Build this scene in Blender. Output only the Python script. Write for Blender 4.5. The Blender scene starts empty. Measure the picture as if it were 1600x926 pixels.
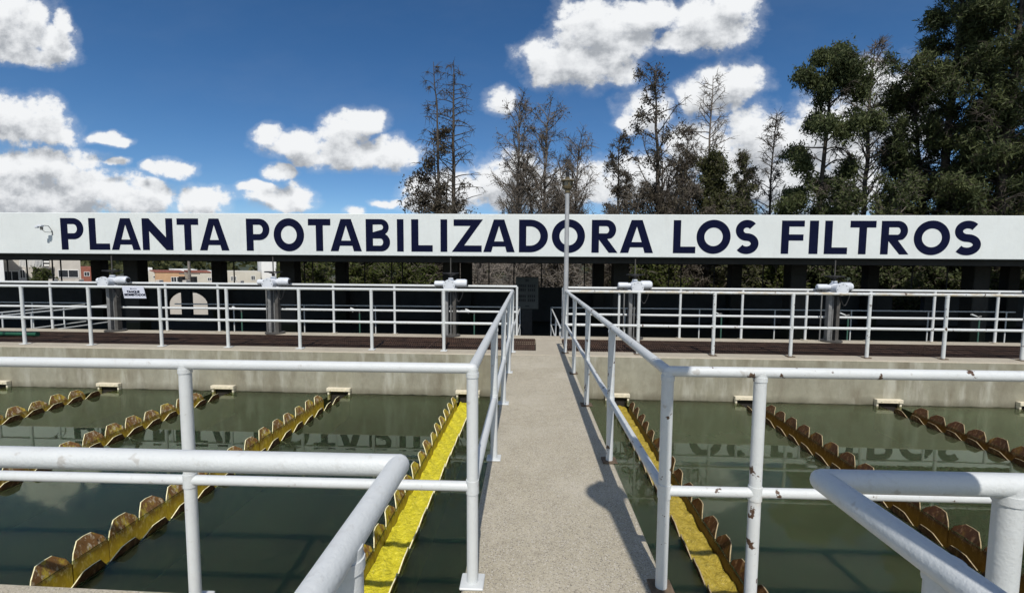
import bpy, math, random
import numpy as np
from mathutils import Vector, Matrix

random.seed(7); RNG = np.random.default_rng(7)
SC = bpy.context.scene
COL = SC.collection
PI = math.pi
EYE = 1.6                       # camera height above the walkway (z = 0)
WZ = -0.745                     # water level
SKEW = math.radians(-1.0)       # the tank platform is turned a degree against the building

# ------------------------------------------------------------------ camera
F, YAW, PITCH, ROLL = 724.95, .0338, .0759, .0065      # focal length for a picture 1600 wide
cy, sy, cp, sp = math.cos(YAW), math.sin(YAW), math.cos(PITCH), math.sin(PITCH)
_f = Vector((-sy*cp, cy*cp, -sp)); _r = Vector((cy, sy, 0)); _u = _r.cross(_f)
_cr, _sr = math.cos(ROLL), math.sin(ROLL)
CR, CU, CF = _r*_cr + _u*_sr, -_r*_sr + _u*_cr, _f
cam = bpy.data.cameras.new('camera'); camo = bpy.data.objects.new('camera', cam); COL.objects.link(camo)
cam.sensor_width = 36; cam.sensor_fit = 'HORIZONTAL'; cam.lens = F/1600*36
cam.clip_start = .05; cam.clip_end = 6000
camo.matrix_world = Matrix(((CR.x, CU.x, -CF.x, 0), (CR.y, CU.y, -CF.y, 0), (CR.z, CU.z, -CF.z, EYE), (0, 0, 0, 1)))
SC.camera = camo

def at(px, py, Y):              # where the line of sight meets the vertical plane y = Y
    d = CR*((px-800)/F) + CU*((463-py)/F) + CF
    t = Y/d.y
    return Vector((d.x*t, Y, EYE + d.z*t))

def rot(x, y):                  # platform coordinates
    c, s = math.cos(SKEW), math.sin(SKEW)
    return (x*c - y*s, x*s + y*c)

# ------------------------------------------------------------------ materials
def new_mat(name):
    m = bpy.data.materials.new(name); m.use_nodes = True
    nt = m.node_tree; b = nt.nodes['Principled BSDF']
    return m, nt, b
def N(nt, t, **kw):
    n = nt.nodes.new(t)
    for k, v in kw.items():
        if k in n.inputs.keys() if isinstance(k, str) else False: n.inputs[k].default_value = v
        else: setattr(n, k, v)
    return n
def L(nt, a, b): nt.links.new(a, b)
def objco(nt, scale=(1, 1, 1)):
    tc = nt.nodes.new('ShaderNodeTexCoord'); mp = nt.nodes.new('ShaderNodeMapping')
    mp.inputs['Scale'].default_value = scale
    L(nt, tc.outputs['Object'], mp.inputs['Vector']); return mp.outputs['Vector']
def noise(nt, vec, scale, detail=4, rough=.55):
    n = nt.nodes.new('ShaderNodeTexNoise'); n.inputs['Scale'].default_value = scale
    n.inputs['Detail'].default_value = detail; n.inputs['Roughness'].default_value = rough
    L(nt, vec, n.inputs['Vector']); return n.outputs['Fac']
def ramp(nt, fac, stops):
    r = nt.nodes.new('ShaderNodeValToRGB'); e = r.color_ramp.elements
    while len(e) < len(stops): e.new(.5)
    for q, (p, c) in zip(e, stops):
        q.position = p; q.color = (c[0], c[1], c[2], 1) if not isinstance(c, (int, float)) else (c, c, c, 1)
    L(nt, fac, r.inputs['Fac']); return r.outputs['Color']
def mix(nt, fac, a, b, mode='MIX'):
    m = nt.nodes.new('ShaderNodeMix'); m.data_type = 'RGBA'; m.blend_type = mode
    if isinstance(fac, (int, float)): m.inputs[0].default_value = fac
    else: L(nt, fac, m.inputs[0])
    for k, v in ((6, a), (7, b)):
        if isinstance(v, (tuple, list)): m.inputs[k].default_value = (*v, 1)
        else: L(nt, v, m.inputs[k])
    return m.outputs[2]
def bump(nt, b, h, strength, dist):
    bn = nt.nodes.new('ShaderNodeBump'); bn.inputs['Strength'].default_value = strength
    bn.inputs['Distance'].default_value = dist; L(nt, h, bn.inputs['Height']); L(nt, bn.outputs['Normal'], b.inputs['Normal'])

def plain(name, col, rough=.7, var=.25, scale=6, metal=0, bmp=.0, spec=.4):
    m, nt, b = new_mat(name); b.inputs['Specular IOR Level'].default_value = spec
    v = objco(nt); n = noise(nt, v, scale, 5)
    lo = tuple(c*(1-var) for c in col); hi = tuple(min(1, c*(1+var)) for c in col)
    L(nt, ramp(nt, n, [(.3, lo), (.7, hi)]), b.inputs['Base Color'])
    b.inputs['Roughness'].default_value = rough; b.inputs['Metallic'].default_value = metal
    if bmp: bump(nt, b, noise(nt, v, scale*6, 4), bmp, .01)
    return m

def paint(name, rust=0.0, stain=0.0, base=(.61, .63, .625)):
    m, nt, b = new_mat(name)
    v = objco(nt)
    c = ramp(nt, noise(nt, v, 5, 6, .6), [(.3, tuple(x*.93 for x in base)), (.65, base)])
    c = mix(nt, ramp(nt, noise(nt, v, 38, 5, .7), [(.56, 0), (.78, .60)]), c, (.44, .43, .40))
    c = mix(nt, ramp(nt, noise(nt, v, 17, 3, .5), [(.69, 0), (.73, .55)]), c, (.36, .33, .29))
    if stain:
        s = noise(nt, objco(nt, (3, 14, 14)), 1.6, 6, .7)
        c = mix(nt, ramp(nt, s, [(.47, 0), (.62, stain)]), c, (.50, .40, .24))
        c = mix(nt, ramp(nt, noise(nt, objco(nt, (5, 30, 30)), 1.8, 6, .75), [(.60, 0), (.64, .9)]), c, (.10, .05, .025))
    if rust:
        k = noise(nt, v, 14, 5, .6)
        c = mix(nt, ramp(nt, k, [(.655-.03*rust, 0), (.675-.03*rust, 1)]), c, (.085, .045, .025))
        c = mix(nt, ramp(nt, noise(nt, v, 6, 5, .6), [(.60, 0), (.72, .35)]), c, (.42, .33, .22))
    L(nt, c, b.inputs['Base Color']); b.inputs['Roughness'].default_value = .48
    h = mix(nt, .4, noise(nt, v, 26, 4, .6), noise(nt, v, 130, 3, .6))
    bump(nt, b, h, .45, .006)
    return m

def concrete(name, lo, hi, speck=.5, streak=False, joint=None, wear=(.30, .25, .18)):
    m, nt, b = new_mat(name)
    g = nt.nodes.new('ShaderNodeNewGeometry'); P = g.outputs['Position']
    c = ramp(nt, noise(nt, P, 1.3, 8, .65), [(.28, lo), (.72, hi)])
    c = mix(nt, ramp(nt, noise(nt, P, 7, 6, .7), [(.35, .28), (.65, 0)]), c, tuple(x*.62 for x in lo))
    if streak:
        mp = nt.nodes.new('ShaderNodeMapping'); mp.inputs['Scale'].default_value = (2.6, 2.6, .9); L(nt, P, mp.inputs['Vector'])
        s = noise(nt, mp.outputs['Vector'], 1.2, 6, .68)
        c = mix(nt, ramp(nt, s, [(.46, 0), (.70, .78)]), c, (.17, .145, .10))
        mp2 = nt.nodes.new('ShaderNodeMapping'); mp2.inputs['Scale'].default_value = (4, 4, .8); mp2.inputs['Location'].default_value = (3, 1, 7); L(nt, P, mp2.inputs['Vector'])
        c = mix(nt, ramp(nt, noise(nt, mp2.outputs['Vector'], 1.1, 5, .6), [(.52, 0), (.70, .7)]), c, (.46, .45, .38))
        sep = nt.nodes.new('ShaderNodeSeparateXYZ'); L(nt, P, sep.inputs[0])
        add = nt.nodes.new('ShaderNodeMath'); add.operation = 'MULTIPLY_ADD'; L(nt, noise(nt, P, 3, 5, .6), add.inputs[0]); add.inputs[1].default_value = .22; L(nt, sep.outputs[2], add.inputs[2])
        c = mix(nt, ramp(nt, mapr(nt, add.outputs[0], WZ+.02, WZ+.30), [(.25, .85), (.75, 0)]), c, (.10, .09, .06))
    if speck:
        w = nt.nodes.new('ShaderNodeTexVoronoi'); w.inputs['Scale'].default_value = 190; L(nt, P, w.inputs['Vector'])
        sx = nt.nodes.new('ShaderNodeSeparateColor'); L(nt, w.outputs['Color'], sx.inputs[0])
        c = mix(nt, ramp(nt, sx.outputs[0], [(.70, 0), (.95, speck)]), c, (.16, .14, .12))
        c = mix(nt, ramp(nt, sx.outputs[1], [(.82, 0), (.98, speck)]), c, (.58, .54, .47))
        c = mix(nt, ramp(nt, noise(nt, P, 2.6, 7, .7), [(.55, 0), (.75, .30)]), c, wear)
    zs = nt.nodes.new('ShaderNodeSeparateXYZ'); L(nt, P, zs.inputs[0])
    zq = nt.nodes.new('ShaderNodeMath'); zq.operation = 'MULTIPLY_ADD'; L(nt, noise(nt, P, 5, 4), zq.inputs[0]); zq.inputs[1].default_value = .05; L(nt, zs.outputs[2], zq.inputs[2])
    c = mix(nt, ramp(nt, mapr(nt, zq.outputs[0], WZ-.02, WZ+.07), [(.45, 1), (.62, 0)]), c, (.022, .026, .012))
    if joint:
        sp_ = nt.nodes.new('ShaderNodeSeparateXYZ'); L(nt, P, sp_.inputs[0])
        q = nt.nodes.new('ShaderNodeMath'); q.operation = 'MULTIPLY_ADD'; L(nt, noise(nt, P, 4, 4), q.inputs[0]); q.inputs[1].default_value = .03; L(nt, sp_.outputs[1], q.inputs[2])
        c = mix(nt, ramp(nt, mapr(nt, q.outputs[0], joint-.05, joint+.05), [(.40, 0), (.47, .45), (.53, .45), (.60, 0)]), c, (.62, .58, .48))
        c = mix(nt, ramp(nt, mapr(nt, q.outputs[0], joint-.05, joint+.05), [(.47, 0), (.49, .7), (.51, .7), (.53, 0)]), c, (.16, .14, .11))
        c = mix(nt, ramp(nt, noise(nt, P, .9, 5, .6), [(.50, 0), (.66, .38)]), c, (.58, .535, .44))
        c = mix(nt, ramp(nt, noise(nt, P, 3.2, 6, .7), [(.60, 0), (.68, .35)]), c, (.24, .21, .16))
    L(nt, c, b.inputs['Base Color']); b.inputs['Roughness'].default_value = .88
    h = mix(nt, .5, noise(nt, P, 60, 5, .7), noise(nt, P, 9, 5, .6))
    bump(nt, b, h, .55, .012)
    return m
def mapr(nt, v, a, bb):
    r = nt.nodes.new('ShaderNodeMapRange'); r.inputs['From Min'].default_value = a; r.inputs['From Max'].default_value = bb
    L(nt, v, r.inputs['Value']); return r.outputs['Result']

def leaf_mat(name, cols, scale=.6):
    m = bpy.data.materials.new(name); m.use_nodes = True; nt = m.node_tree; nt.nodes.clear()
    out = nt.nodes.new('ShaderNodeOutputMaterial')
    g = nt.nodes.new('ShaderNodeNewGeometry')
    n = noise(nt, g.outputs['Position'], scale, 4, .7)
    r = nt.nodes.new('ShaderNodeMath'); r.operation = 'MULTIPLY_ADD'; L(nt, g.outputs['Random Per Island'], r.inputs[0]); r.inputs[1].default_value = .35; L(nt, n, r.inputs[2])
    c = ramp(nt, r.outputs[0], [(.40, cols[0]), (.66, cols[1]), (.90, cols[2])])
    d = nt.nodes.new('ShaderNodeBsdfPrincipled'); L(nt, c, d.inputs['Base Color']); d.inputs['Roughness'].default_value = .65; d.inputs['Specular IOR Level'].default_value = .25
    t = nt.nodes.new('ShaderNodeBsdfTranslucent'); L(nt, c, t.inputs['Color'])
    ms = nt.nodes.new('ShaderNodeMixShader'); ms.inputs[0].default_value = .35
    L(nt, d.outputs[0], ms.inputs[1]); L(nt, t.outputs[0], ms.inputs[2]); L(nt, ms.outputs[0], out.inputs['Surface'])
    return m

def water_mat(name, deep, tint, clear):
    m, nt, b = new_mat(name)
    out = nt.nodes['Material Output']
    g = nt.nodes.new('ShaderNodeNewGeometry'); P = g.outputs['Position']
    L(nt, ramp(nt, noise(nt, P, .5, 4), [(.3, tuple(x*.8 for x in deep)), (.7, tuple(x*1.2 for x in deep))]), b.inputs['Base Color'])
    b.inputs['Subsurface Weight'].default_value = 1; b.inputs['Subsurface Radius'].default_value = (.5, .8, .7); b.inputs['Subsurface Scale'].default_value = 1.7
    b.inputs['Roughness'].default_value = .5; b.inputs['Specular IOR Level'].default_value = 0
    t = nt.nodes.new('ShaderNodeBsdfTransparent'); t.inputs['Color'].default_value = (*tint, 1)
    a = nt.nodes.new('ShaderNodeMixShader'); a.inputs[0].default_value = clear
    L(nt, b.outputs[0], a.inputs[1]); L(nt, t.outputs[0], a.inputs[2])
    gl = nt.nodes.new('ShaderNodeBsdfGlossy'); gl.inputs['Roughness'].default_value = .01; gl.inputs['Color'].default_value = (.92, 1, .88, 1)
    bn = nt.nodes.new('ShaderNodeBump'); bn.inputs['Strength'].default_value = .011; bn.inputs['Distance'].default_value = .02
    mp = nt.nodes.new('ShaderNodeMapping'); mp.inputs['Scale'].default_value = (1, 1.4, 1); L(nt, P, mp.inputs['Vector'])
    L(nt, noise(nt, mp.outputs['Vector'], 5, 3), bn.inputs['Height'])
    L(nt, bn.outputs[0], gl.inputs['Normal'])
    fr = nt.nodes.new('ShaderNodeFresnel'); fr.inputs['IOR'].default_value = 1.29; L(nt, bn.outputs[0], fr.inputs['Normal'])
    c = nt.nodes.new('ShaderNodeMixShader'); L(nt, fr.outputs[0], c.inputs[0])
    L(nt, a.outputs[0], c.inputs[1]); L(nt, gl.outputs[0], c.inputs[2]); L(nt, c.outputs[0], out.inputs['Surface'])
    return m

def weir_mat(name, yellow, brown, pale, amount):
    m, nt, b = new_mat(name)
    v = objco(nt, (3.4, 3.4, 1.6))
    c = ramp(nt, noise(nt, v, 5, 4), [(.3, tuple(x*.8 for x in yellow)), (.7, yellow)])
    k = noise(nt, v, 3.6, 7, .70)
    c = mix(nt, ramp(nt, k, [(.60-.30*amount, 0), (.68-.25*amount, .95)]), c, brown)
    c = mix(nt, ramp(nt, noise(nt, v, 9, 6, .7), [(.53, 0), (.64, .85)]), c, pale)
    c = mix(nt, ramp(nt, noise(nt, v, 7.3, 6, .7), [(.62, 0), (.70, .85)]), c, (.035, .018, .01))
    g = nt.nodes.new('ShaderNodeNewGeometry'); zs = nt.nodes.new('ShaderNodeSeparateXYZ'); L(nt, g.outputs['Position'], zs.inputs[0])
    zq = nt.nodes.new('ShaderNodeMath'); zq.operation = 'MULTIPLY_ADD'; L(nt, noise(nt, v, 3, 5), zq.inputs[0]); zq.inputs[1].default_value = .09; L(nt, zs.outputs[2], zq.inputs[2])
    wash = ramp(nt, mapr(nt, zq.outputs[0], WZ-.10, WZ+.10), [(.25, .60), (.75, 0)])      # kept clean by the running water lower down
    c = mix(nt, wash, c, tuple(x*.92 for x in yellow))
    L(nt, c, b.inputs['Base Color']); b.inputs['Roughness'].default_value = .45
    bump(nt, b, k, .5, .01)
    t = nt.nodes.new('ShaderNodeBsdfTranslucent'); L(nt, c, t.inputs['Color'])      # thin glass-fibre sheet lets light through
    ms = nt.nodes.new('ShaderNodeMixShader'); ms.inputs[0].default_value = .28; L(nt, b.outputs[0], ms.inputs[1]); L(nt, t.outputs[0], ms.inputs[2])
    L(nt, ms.outputs[0], nt.nodes['Material Output'].inputs['Surface'])
    return m

def flow_mat(name, col):
    m, nt, b = new_mat(name)
    g = nt.nodes.new('ShaderNodeNewGeometry'); P = g.outputs['Position']
    n = noise(nt, P, 24, 7, .72)
    c = ramp(nt, n, [(.30, tuple(x*.62 for x in col)), (.52, col), (.74, tuple(min(.95, x*1.15+.06) for x in col))])
    L(nt, c, b.inputs['Base Color']); b.inputs['Roughness'].default_value = .12
    bump(nt, b, noise(nt, P, 34, 5, .6), .8, .03)
    return m

M = {}
M['white'] = paint('white_pipe_paint')
M['white_chip'] = paint('chipped_white_pipe_paint', rust=1.0)
M['white_stain'] = paint('stained_white_pipe_paint', rust=.5, stain=.8)
def render_wall(name, col):
    m, nt, b = new_mat(name); b.inputs['Specular IOR Level'].default_value = .25; b.inputs['Roughness'].default_value = .85
    g = nt.nodes.new('ShaderNodeNewGeometry'); P = g.outputs['Position']
    c = ramp(nt, noise(nt, P, 1.1, 7, .65), [(.3, tuple(x*.95 for x in col)), (.7, tuple(x*1.03 for x in col))])
    c = mix(nt, ramp(nt, noise(nt, P, 9, 6, .7), [(.45, 0), (.75, .22)]), c, tuple(x*.80 for x in col))
    mp = nt.nodes.new('ShaderNodeMapping'); mp.inputs['Scale'].default_value = (2.2, 1, .22); L(nt, P, mp.inputs['Vector'])
    c = mix(nt, ramp(nt, noise(nt, mp.outputs['Vector'], 2.2, 6, .65), [(.55, 0), (.78, .28)]), c, (.50, .50, .46))
    L(nt, c, b.inputs['Base Color'])
    bump(nt, b, mix(nt, .5, noise(nt, P, 14, 6, .7), noise(nt, P, 50, 4, .6)), .6, .012)
    return m
M['sign_white'] = render_wall('white_render', (.675, .71, .695))
M['navy'] = plain('navy_sign_paint', (.0045, .0065, .026), .9, .18, 9, spec=.08)
M['walk'] = concrete('walkway_concrete', (.39, .345, .25), (.50, .45, .345), .8, joint=5.45)
M['plat'] = concrete('platform_concrete', (.40, .35, .265), (.49, .44, .345), .35)
M['tankwall'] = concrete('stained_tank_concrete', (.255, .24, .175), (.35, .335, .26), 0, True)
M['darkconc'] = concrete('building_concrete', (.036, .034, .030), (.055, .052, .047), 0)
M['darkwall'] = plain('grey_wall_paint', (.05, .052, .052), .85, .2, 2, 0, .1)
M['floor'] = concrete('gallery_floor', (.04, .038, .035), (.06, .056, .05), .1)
M['grate'] = plain('rusty_grating', (.062, .034, .022), .75, .5, 5, 0, .3)
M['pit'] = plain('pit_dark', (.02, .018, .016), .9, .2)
M['rust'] = plain('rusty_plate', (.12, .085, .055), .85, .45, 30, 0, .4)
M['steel'] = plain('galvanised_steel', (.20, .20, .195), .55, .3, 8, .2, .1)
M['darksteel'] = plain('dark_channel_steel', (.085, .08, .072), .6, .35, 7, .2, .1)
M['black'] = plain('black_rubber', (.012, .012, .013), .6, .2)
M['actu'] = plain('pale_grey_enamel', (.62, .65, .69), .4, .06, 9)
M['cream'] = plain('cream_fibreglass', (.66, .60, .46), .6, .15, 14)
M['pole'] = plain('grey_pole_paint', (.36, .37, .38), .5, .12, 6)
M['lamp_ochre'] = plain('ochre_lantern', (.12, .095, .05), .6, .25, 20)
M['lamp_glass'] = plain('milky_lantern_glass', (.30, .28, .22), .25, .05)
M['hose'] = plain('green_hose', (.012, .085, .045), .5, .2)
M['tapgreen'] = plain('green_tap_pipe', (.05, .12, .09), .5, .2)
M['plate'] = plain('pale_sign_plate', (.56, .58, .66), .5, .06)
M['cab'] = plain('grey_cabinet_paint', (.11, .115, .105), .6, .12, 5)
M['cabdark'] = plain('dark_gauge_face', (.02, .02, .02), .4, .2)
M['cab_base'] = plain('cabinet_pedestal', (.05, .05, .05), .8, .2)
M['glass'] = plain('dark_window_glass', (.03, .035, .04), .12, .2)
M['ground'] = plain('dry_ground', (.12, .112, .09), .95, .4, .08)
M['hill'] = plain('hill_scrub', (.05, .065, .04), .95, .45, .05)
M['bark'] = plain('grey_brown_bark', (.15, .128, .105), .9, .35, 4)
M['bark_dark'] = plain('dark_bark', (.07, .058, .045), .9, .35, 4)
M['bark_pale'] = plain('pale_dead_wood', (.21, .185, .16), .9, .3, 4)
M['lf_dark'] = leaf_mat('dark_green_foliage', [(.034, .046, .020), (.076, .096, .036), (.155, .175, .070)])
M['lf_green'] = leaf_mat('fresh_green_foliage', [(.03, .045, .010), (.065, .085, .018), (.12, .135, .035)])
M['lf_dry'] = leaf_mat('dry_brown_foliage', [(.045, .038, .027), (.085, .072, .05), (.14, .12, .085)])
M['lf_olive'] = leaf_mat('olive_foliage', [(.030, .036, .014), (.065, .072, .025), (.12, .12, .048)])
M['water_l'] = water_mat('clear_green_water', (.042, .056, .027), (.62, .72, .45), .50)
M['water_r'] = water_mat('cloudy_green_water', (.060, .074, .037), (.55, .62, .36), .40)
M['weir_y'] = weir_mat('yellow_weir_plate', (.74, .60, .05), (.28, .13, .045), (.72, .64, .44), .46)
M['weir_m'] = weir_mat('stained_weir_plate', (.74, .58, .08), (.26, .125, .05), (.80, .72, .54), .70)
M['weir_b'] = weir_mat('rusty_weir_plate', (.27, .15, .03), (.10, .040, .016), (.34, .20, .10), .85)
M['weir_edge'] = plain('pale_weir_edge', (.80, .74, .45), .5, .2, 30)
M['weir_edge_b'] = plain('brown_weir_edge', (.32, .25, .14), .6, .3, 30)
M['flow_y'] = flow_mat('foaming_yellow_water', (.70, .62, .035))
M['flow_o'] = flow_mat('foaming_ochre_water', (.46, .35, .05))
M['trough'] = plain('yellow_trough_side', (.30, .27, .08), .6, .3, 4)
M['wallcream'] = plain('cream_house_render', (.56, .53, .45), .85, .08, 1)
M['walltan'] = plain('orange_house_render', (.52, .33, .19), .85, .10, 1)
M['wallpale'] = plain('pale_flat_render', (.52, .49, .44), .85, .10, .8)
M['wallwhite'] = plain('white_house_render', (.74, .74, .72), .85, .06, 1)
M['rooftile'] = plain('brick_red_coping', (.25, .09, .06), .85, .2, 3)

# ------------------------------------------------------------------ mesh builder
ROOTLOC = {}
class MB:
    def __init__(s): s.v = []; s.f = []; s.mi = []
    def add(s, vs, fs, mi=0):
        o = len(s.v); s.v += [tuple(p) for p in vs]; s.f += [tuple(i+o for i in f) for f in fs]; s.mi += [mi]*len(fs); return s
    def box(s, x0, x1, y0, y1, z0, z1, mi=0):
        return s.add([(x0,y0,z0),(x1,y0,z0),(x1,y1,z0),(x0,y1,z0),(x0,y0,z1),(x1,y0,z1),(x1,y1,z1),(x0,y1,z1)],
                     [(0,3,2,1),(4,5,6,7),(0,1,5,4),(1,2,6,5),(2,3,7,6),(3,0,4,7)], mi)
    def bbox(s, x0, x1, y0, y1, z0, z1, b=.01, mi=0):         # box with chamfered edges
        xs = ((x0, x0+b), (x1, x1-b)); ys = ((y0, y0+b), (y1, y1-b)); zs = ((z0, z0+b), (z1, z1-b))
        vs = []; idx = {}
        for i in (0, 1):
            for j in (0, 1):
                for k in (0, 1):
                    for a in range(3):
                        idx[i, j, k, a] = len(vs)
                        vs.append((xs[i][0 if a == 0 else 1], ys[j][0 if a == 1 else 1], zs[k][0 if a == 2 else 1]))
        fs = []
        for i in (0, 1):
            q = [idx[i,0,0,0], idx[i,1,0,0], idx[i,1,1,0], idx[i,0,1,0]]; fs.append(q if i else q[::-1])
            q = [idx[0,i,0,1], idx[0,i,1,1], idx[1,i,1,1], idx[1,i,0,1]]; fs.append(q if i else q[::-1])
            q = [idx[0,0,i,2], idx[1,0,i,2], idx[1,1,i,2], idx[0,1,i,2]]; fs.append(q if i else q[::-1])
        for i in (0, 1):
            for j in (0, 1):
                fs.append([idx[i,j,0,0], idx[i,j,1,0], idx[i,j,1,1], idx[i,j,0,1]])
                fs.append([idx[i,0,j,0], idx[i,1,j,0], idx[i,1,j,2], idx[i,0,j,2]])
                fs.append([idx[0,i,j,1], idx[1,i,j,1], idx[1,i,j,2], idx[0,i,j,2]])
                for k in (0, 1): fs.append([idx[i,j,k,0], idx[i,j,k,1], idx[i,j,k,2]])
        return s.add(vs, fs, mi)
    def tube(s, pts, rad, n=14, mi=0, cap=True):
        pts = [Vector(p) for p in pts]; m = len(pts)
        if not isinstance(rad, (list, tuple)): rad = [rad]*m
        vs = []; fs = []
        ref = None
        for i, p in enumerate(pts):
            t = (pts[min(i+1, m-1)] - pts[max(i-1, 0)]).normalized()
            if ref is None:
                ref = Vector((0, 0, 1)) if abs(t.z) < .9 else Vector((1, 0, 0))
            a = (ref - t*ref.dot(t)).normalized(); b = t.cross(a); ref = a
            for k in range(n):
                w = 2*PI*k/n; vs.append(p + (a*math.cos(w) + b*math.sin(w))*rad[i])
        for i in range(m-1):
            for k in range(n):
                k2 = (k+1) % n; fs.append((i*n+k, i*n+k2, (i+1)*n+k2, (i+1)*n+k))
        if cap: fs.append(tuple(range(n))[::-1]); fs.append(tuple((m-1)*n+k for k in range(n)))
        return s.add(vs, fs, mi)
    def ball(s, c, r, n=12, sc=(1, 1, 1)):
        c = Vector(c); vs = []; fs = []; h = n//2
        for i in range(1, h):
            a = PI*i/h
            for k in range(n): w = 2*PI*k/n; vs.append((c.x+r*sc[0]*math.sin(a)*math.cos(w), c.y+r*sc[1]*math.sin(a)*math.sin(w), c.z+r*sc[2]*math.cos(a)))
        for i in range(h-2):
            for k in range(n): k2 = (k+1) % n; fs.append((i*n+k, (i+1)*n+k, (i+1)*n+k2, i*n+k2))
        t = len(vs); vs += [(c.x, c.y, c.z+r*sc[2]), (c.x, c.y, c.z-r*sc[2])]
        for k in range(n): k2 = (k+1) % n; fs.append((t, k, k2)); fs.append((t+1, (h-2)*n+k2, (h-2)*n+k))
        return s.add(vs, fs)
    def pipe(s, pts, r, n=16):          # welded pipe run: straight lengths with rounded elbows
        pts = [Vector(p) for p in pts]
        for a, b in zip(pts[:-1], pts[1:]): s.tube([a, b], r, n)
        for p in pts[1:-1]: s.ball(p, r*1.01, n)
        return s
    def torus(s, c, R, r, n=24, k=8):
        vs = []; fs = []
        for i in range(n):
            a = 2*PI*i/n
            for j in range(k):
                w = 2*PI*j/k; q = R + r*math.cos(w); vs.append((c[0]+q*math.cos(a), c[1]+q*math.sin(a), c[2]+r*math.sin(w)))
        for i in range(n):
            for j in range(k): fs.append((i*k+j, ((i+1) % n)*k+j, ((i+1) % n)*k+(j+1) % k, i*k+(j+1) % k))
        return s.add(vs, fs)
    def build(s, name, mats, parent=None, smooth=False, local=False):
        me = bpy.data.meshes.new(name)
        off = Vector((0, 0, 0)) if (local or parent is None) else ROOTLOC.get(parent.name, Vector((0, 0, 0)))
        me.from_pydata([(p[0]-off.x, p[1]-off.y, p[2]-off.z) for p in s.v], [], s.f)
        if not isinstance(mats, (list, tuple)): mats = [mats]
        for m in mats: me.materials.append(m)
        if len(mats) > 1: me.polygons.foreach_set('material_index', s.mi)
        if smooth: me.set_sharp_from_angle(angle=math.radians(40)) if hasattr(me, 'set_sharp_from_angle') else None
        if smooth: me.polygons.foreach_set('use_smooth', [True]*len(me.polygons))
        if smooth and hasattr(me, 'set_sharp_from_angle'): me.set_sharp_from_angle(angle=math.radians(40))
        me.update()
        o = bpy.data.objects.new(name, me); COL.objects.link(o)
        ROOTLOC[o.name] = off
        if parent: o.parent = parent
        return o
def tag(o, label=None, cat=None, group=None, kind=None):
    if label: o['label'] = label
    if cat: o['category'] = cat
    if group: o['group'] = group
    if kind: o['kind'] = kind
    return o
def thing(name, loc, label, cat, group=None, rz=0):
    o = bpy.data.objects.new(name, None); COL.objects.link(o); o.location = loc; o.rotation_euler = (0, 0, rz)
    o.empty_display_size = .2; ROOTLOC[o.name] = Vector(loc)
    return tag(o, label, cat, group)
def copy_tree(o, parent=None):
    c = o.copy(); COL.objects.link(c); c.parent = parent
    for ch in list(o.children): copy_tree(ch, c)
    return c
def struct(name, mb, mat, smooth=False):
    return tag(mb.build(name, mat, None, smooth), kind='structure')

# ------------------------------------------------------------------ setting
WL, WR = -.31, .70              # walkway edges
mb = MB().add([(-3000,-3000,-3.2),(3000,-3000,-3.2),(3000,4000,-3.2),(-3000,4000,-3.2)], [(0,1,2,3)]); struct('ground', mb, M['ground'])

def skewed(mb_, fn):
    mb_.v = [(*rot(p[0], p[1]), p[2]) for p in mb_.v]; return mb_
# central walkway (solid wall between the two basins) and the cross walkway near the camera
mb = MB().bbox(WL, WR, .985, 7.86, -3.15, 0, .012); struct('walkway', mb, M['walk'])
DZ = -.14                        # the cross walkway lies a step lower
def slab(pts, z0, z1):
    n = len(pts); b = MB()
    return b.add([(x, y, z0) for x, y in pts]+[(x, y, z1) for x, y in pts], [tuple(range(n))[::-1], tuple(range(n, 2*n))]+[(k, (k+1) % n, n+(k+1) % n, n+k) for k in range(n)])
struct('cross_walkway', slab([(-16, .98), (WL-.003, .98), (WL-.003, 2.205), (-2.8, 2.265), (-16, 2.5)], -3.15, DZ), M['walk'])
struct('cross_walkway', slab([(WR+.003, .98), (16, .98), (16, 2.21), (WR+.003, 2.21)], -3.15, DZ), M['walk'])
mb = MB().bbox(WL-.05, WR+.08, -6, .978, -3.15, .0, .012); struct('rear_walkway', mb, M['walk'])
# far platform
PF, PB = 7.87, 9.95
mb = MB()
mb.bbox(-17, 17, PF, 8.27, -3.15, 0, .015); mb.bbox(-17, 17, 9.56, PB, -3.15, .0, .015)
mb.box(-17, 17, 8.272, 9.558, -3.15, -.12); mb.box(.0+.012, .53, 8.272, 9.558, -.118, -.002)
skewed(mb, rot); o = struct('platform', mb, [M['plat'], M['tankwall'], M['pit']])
me = o.data
for p in me.polygons:
    if p.normal.z < .5: p.material_index = 1 if p.center.y < 8.18 else 0
    elif p.center.z < -.05: p.material_index = 2
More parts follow.
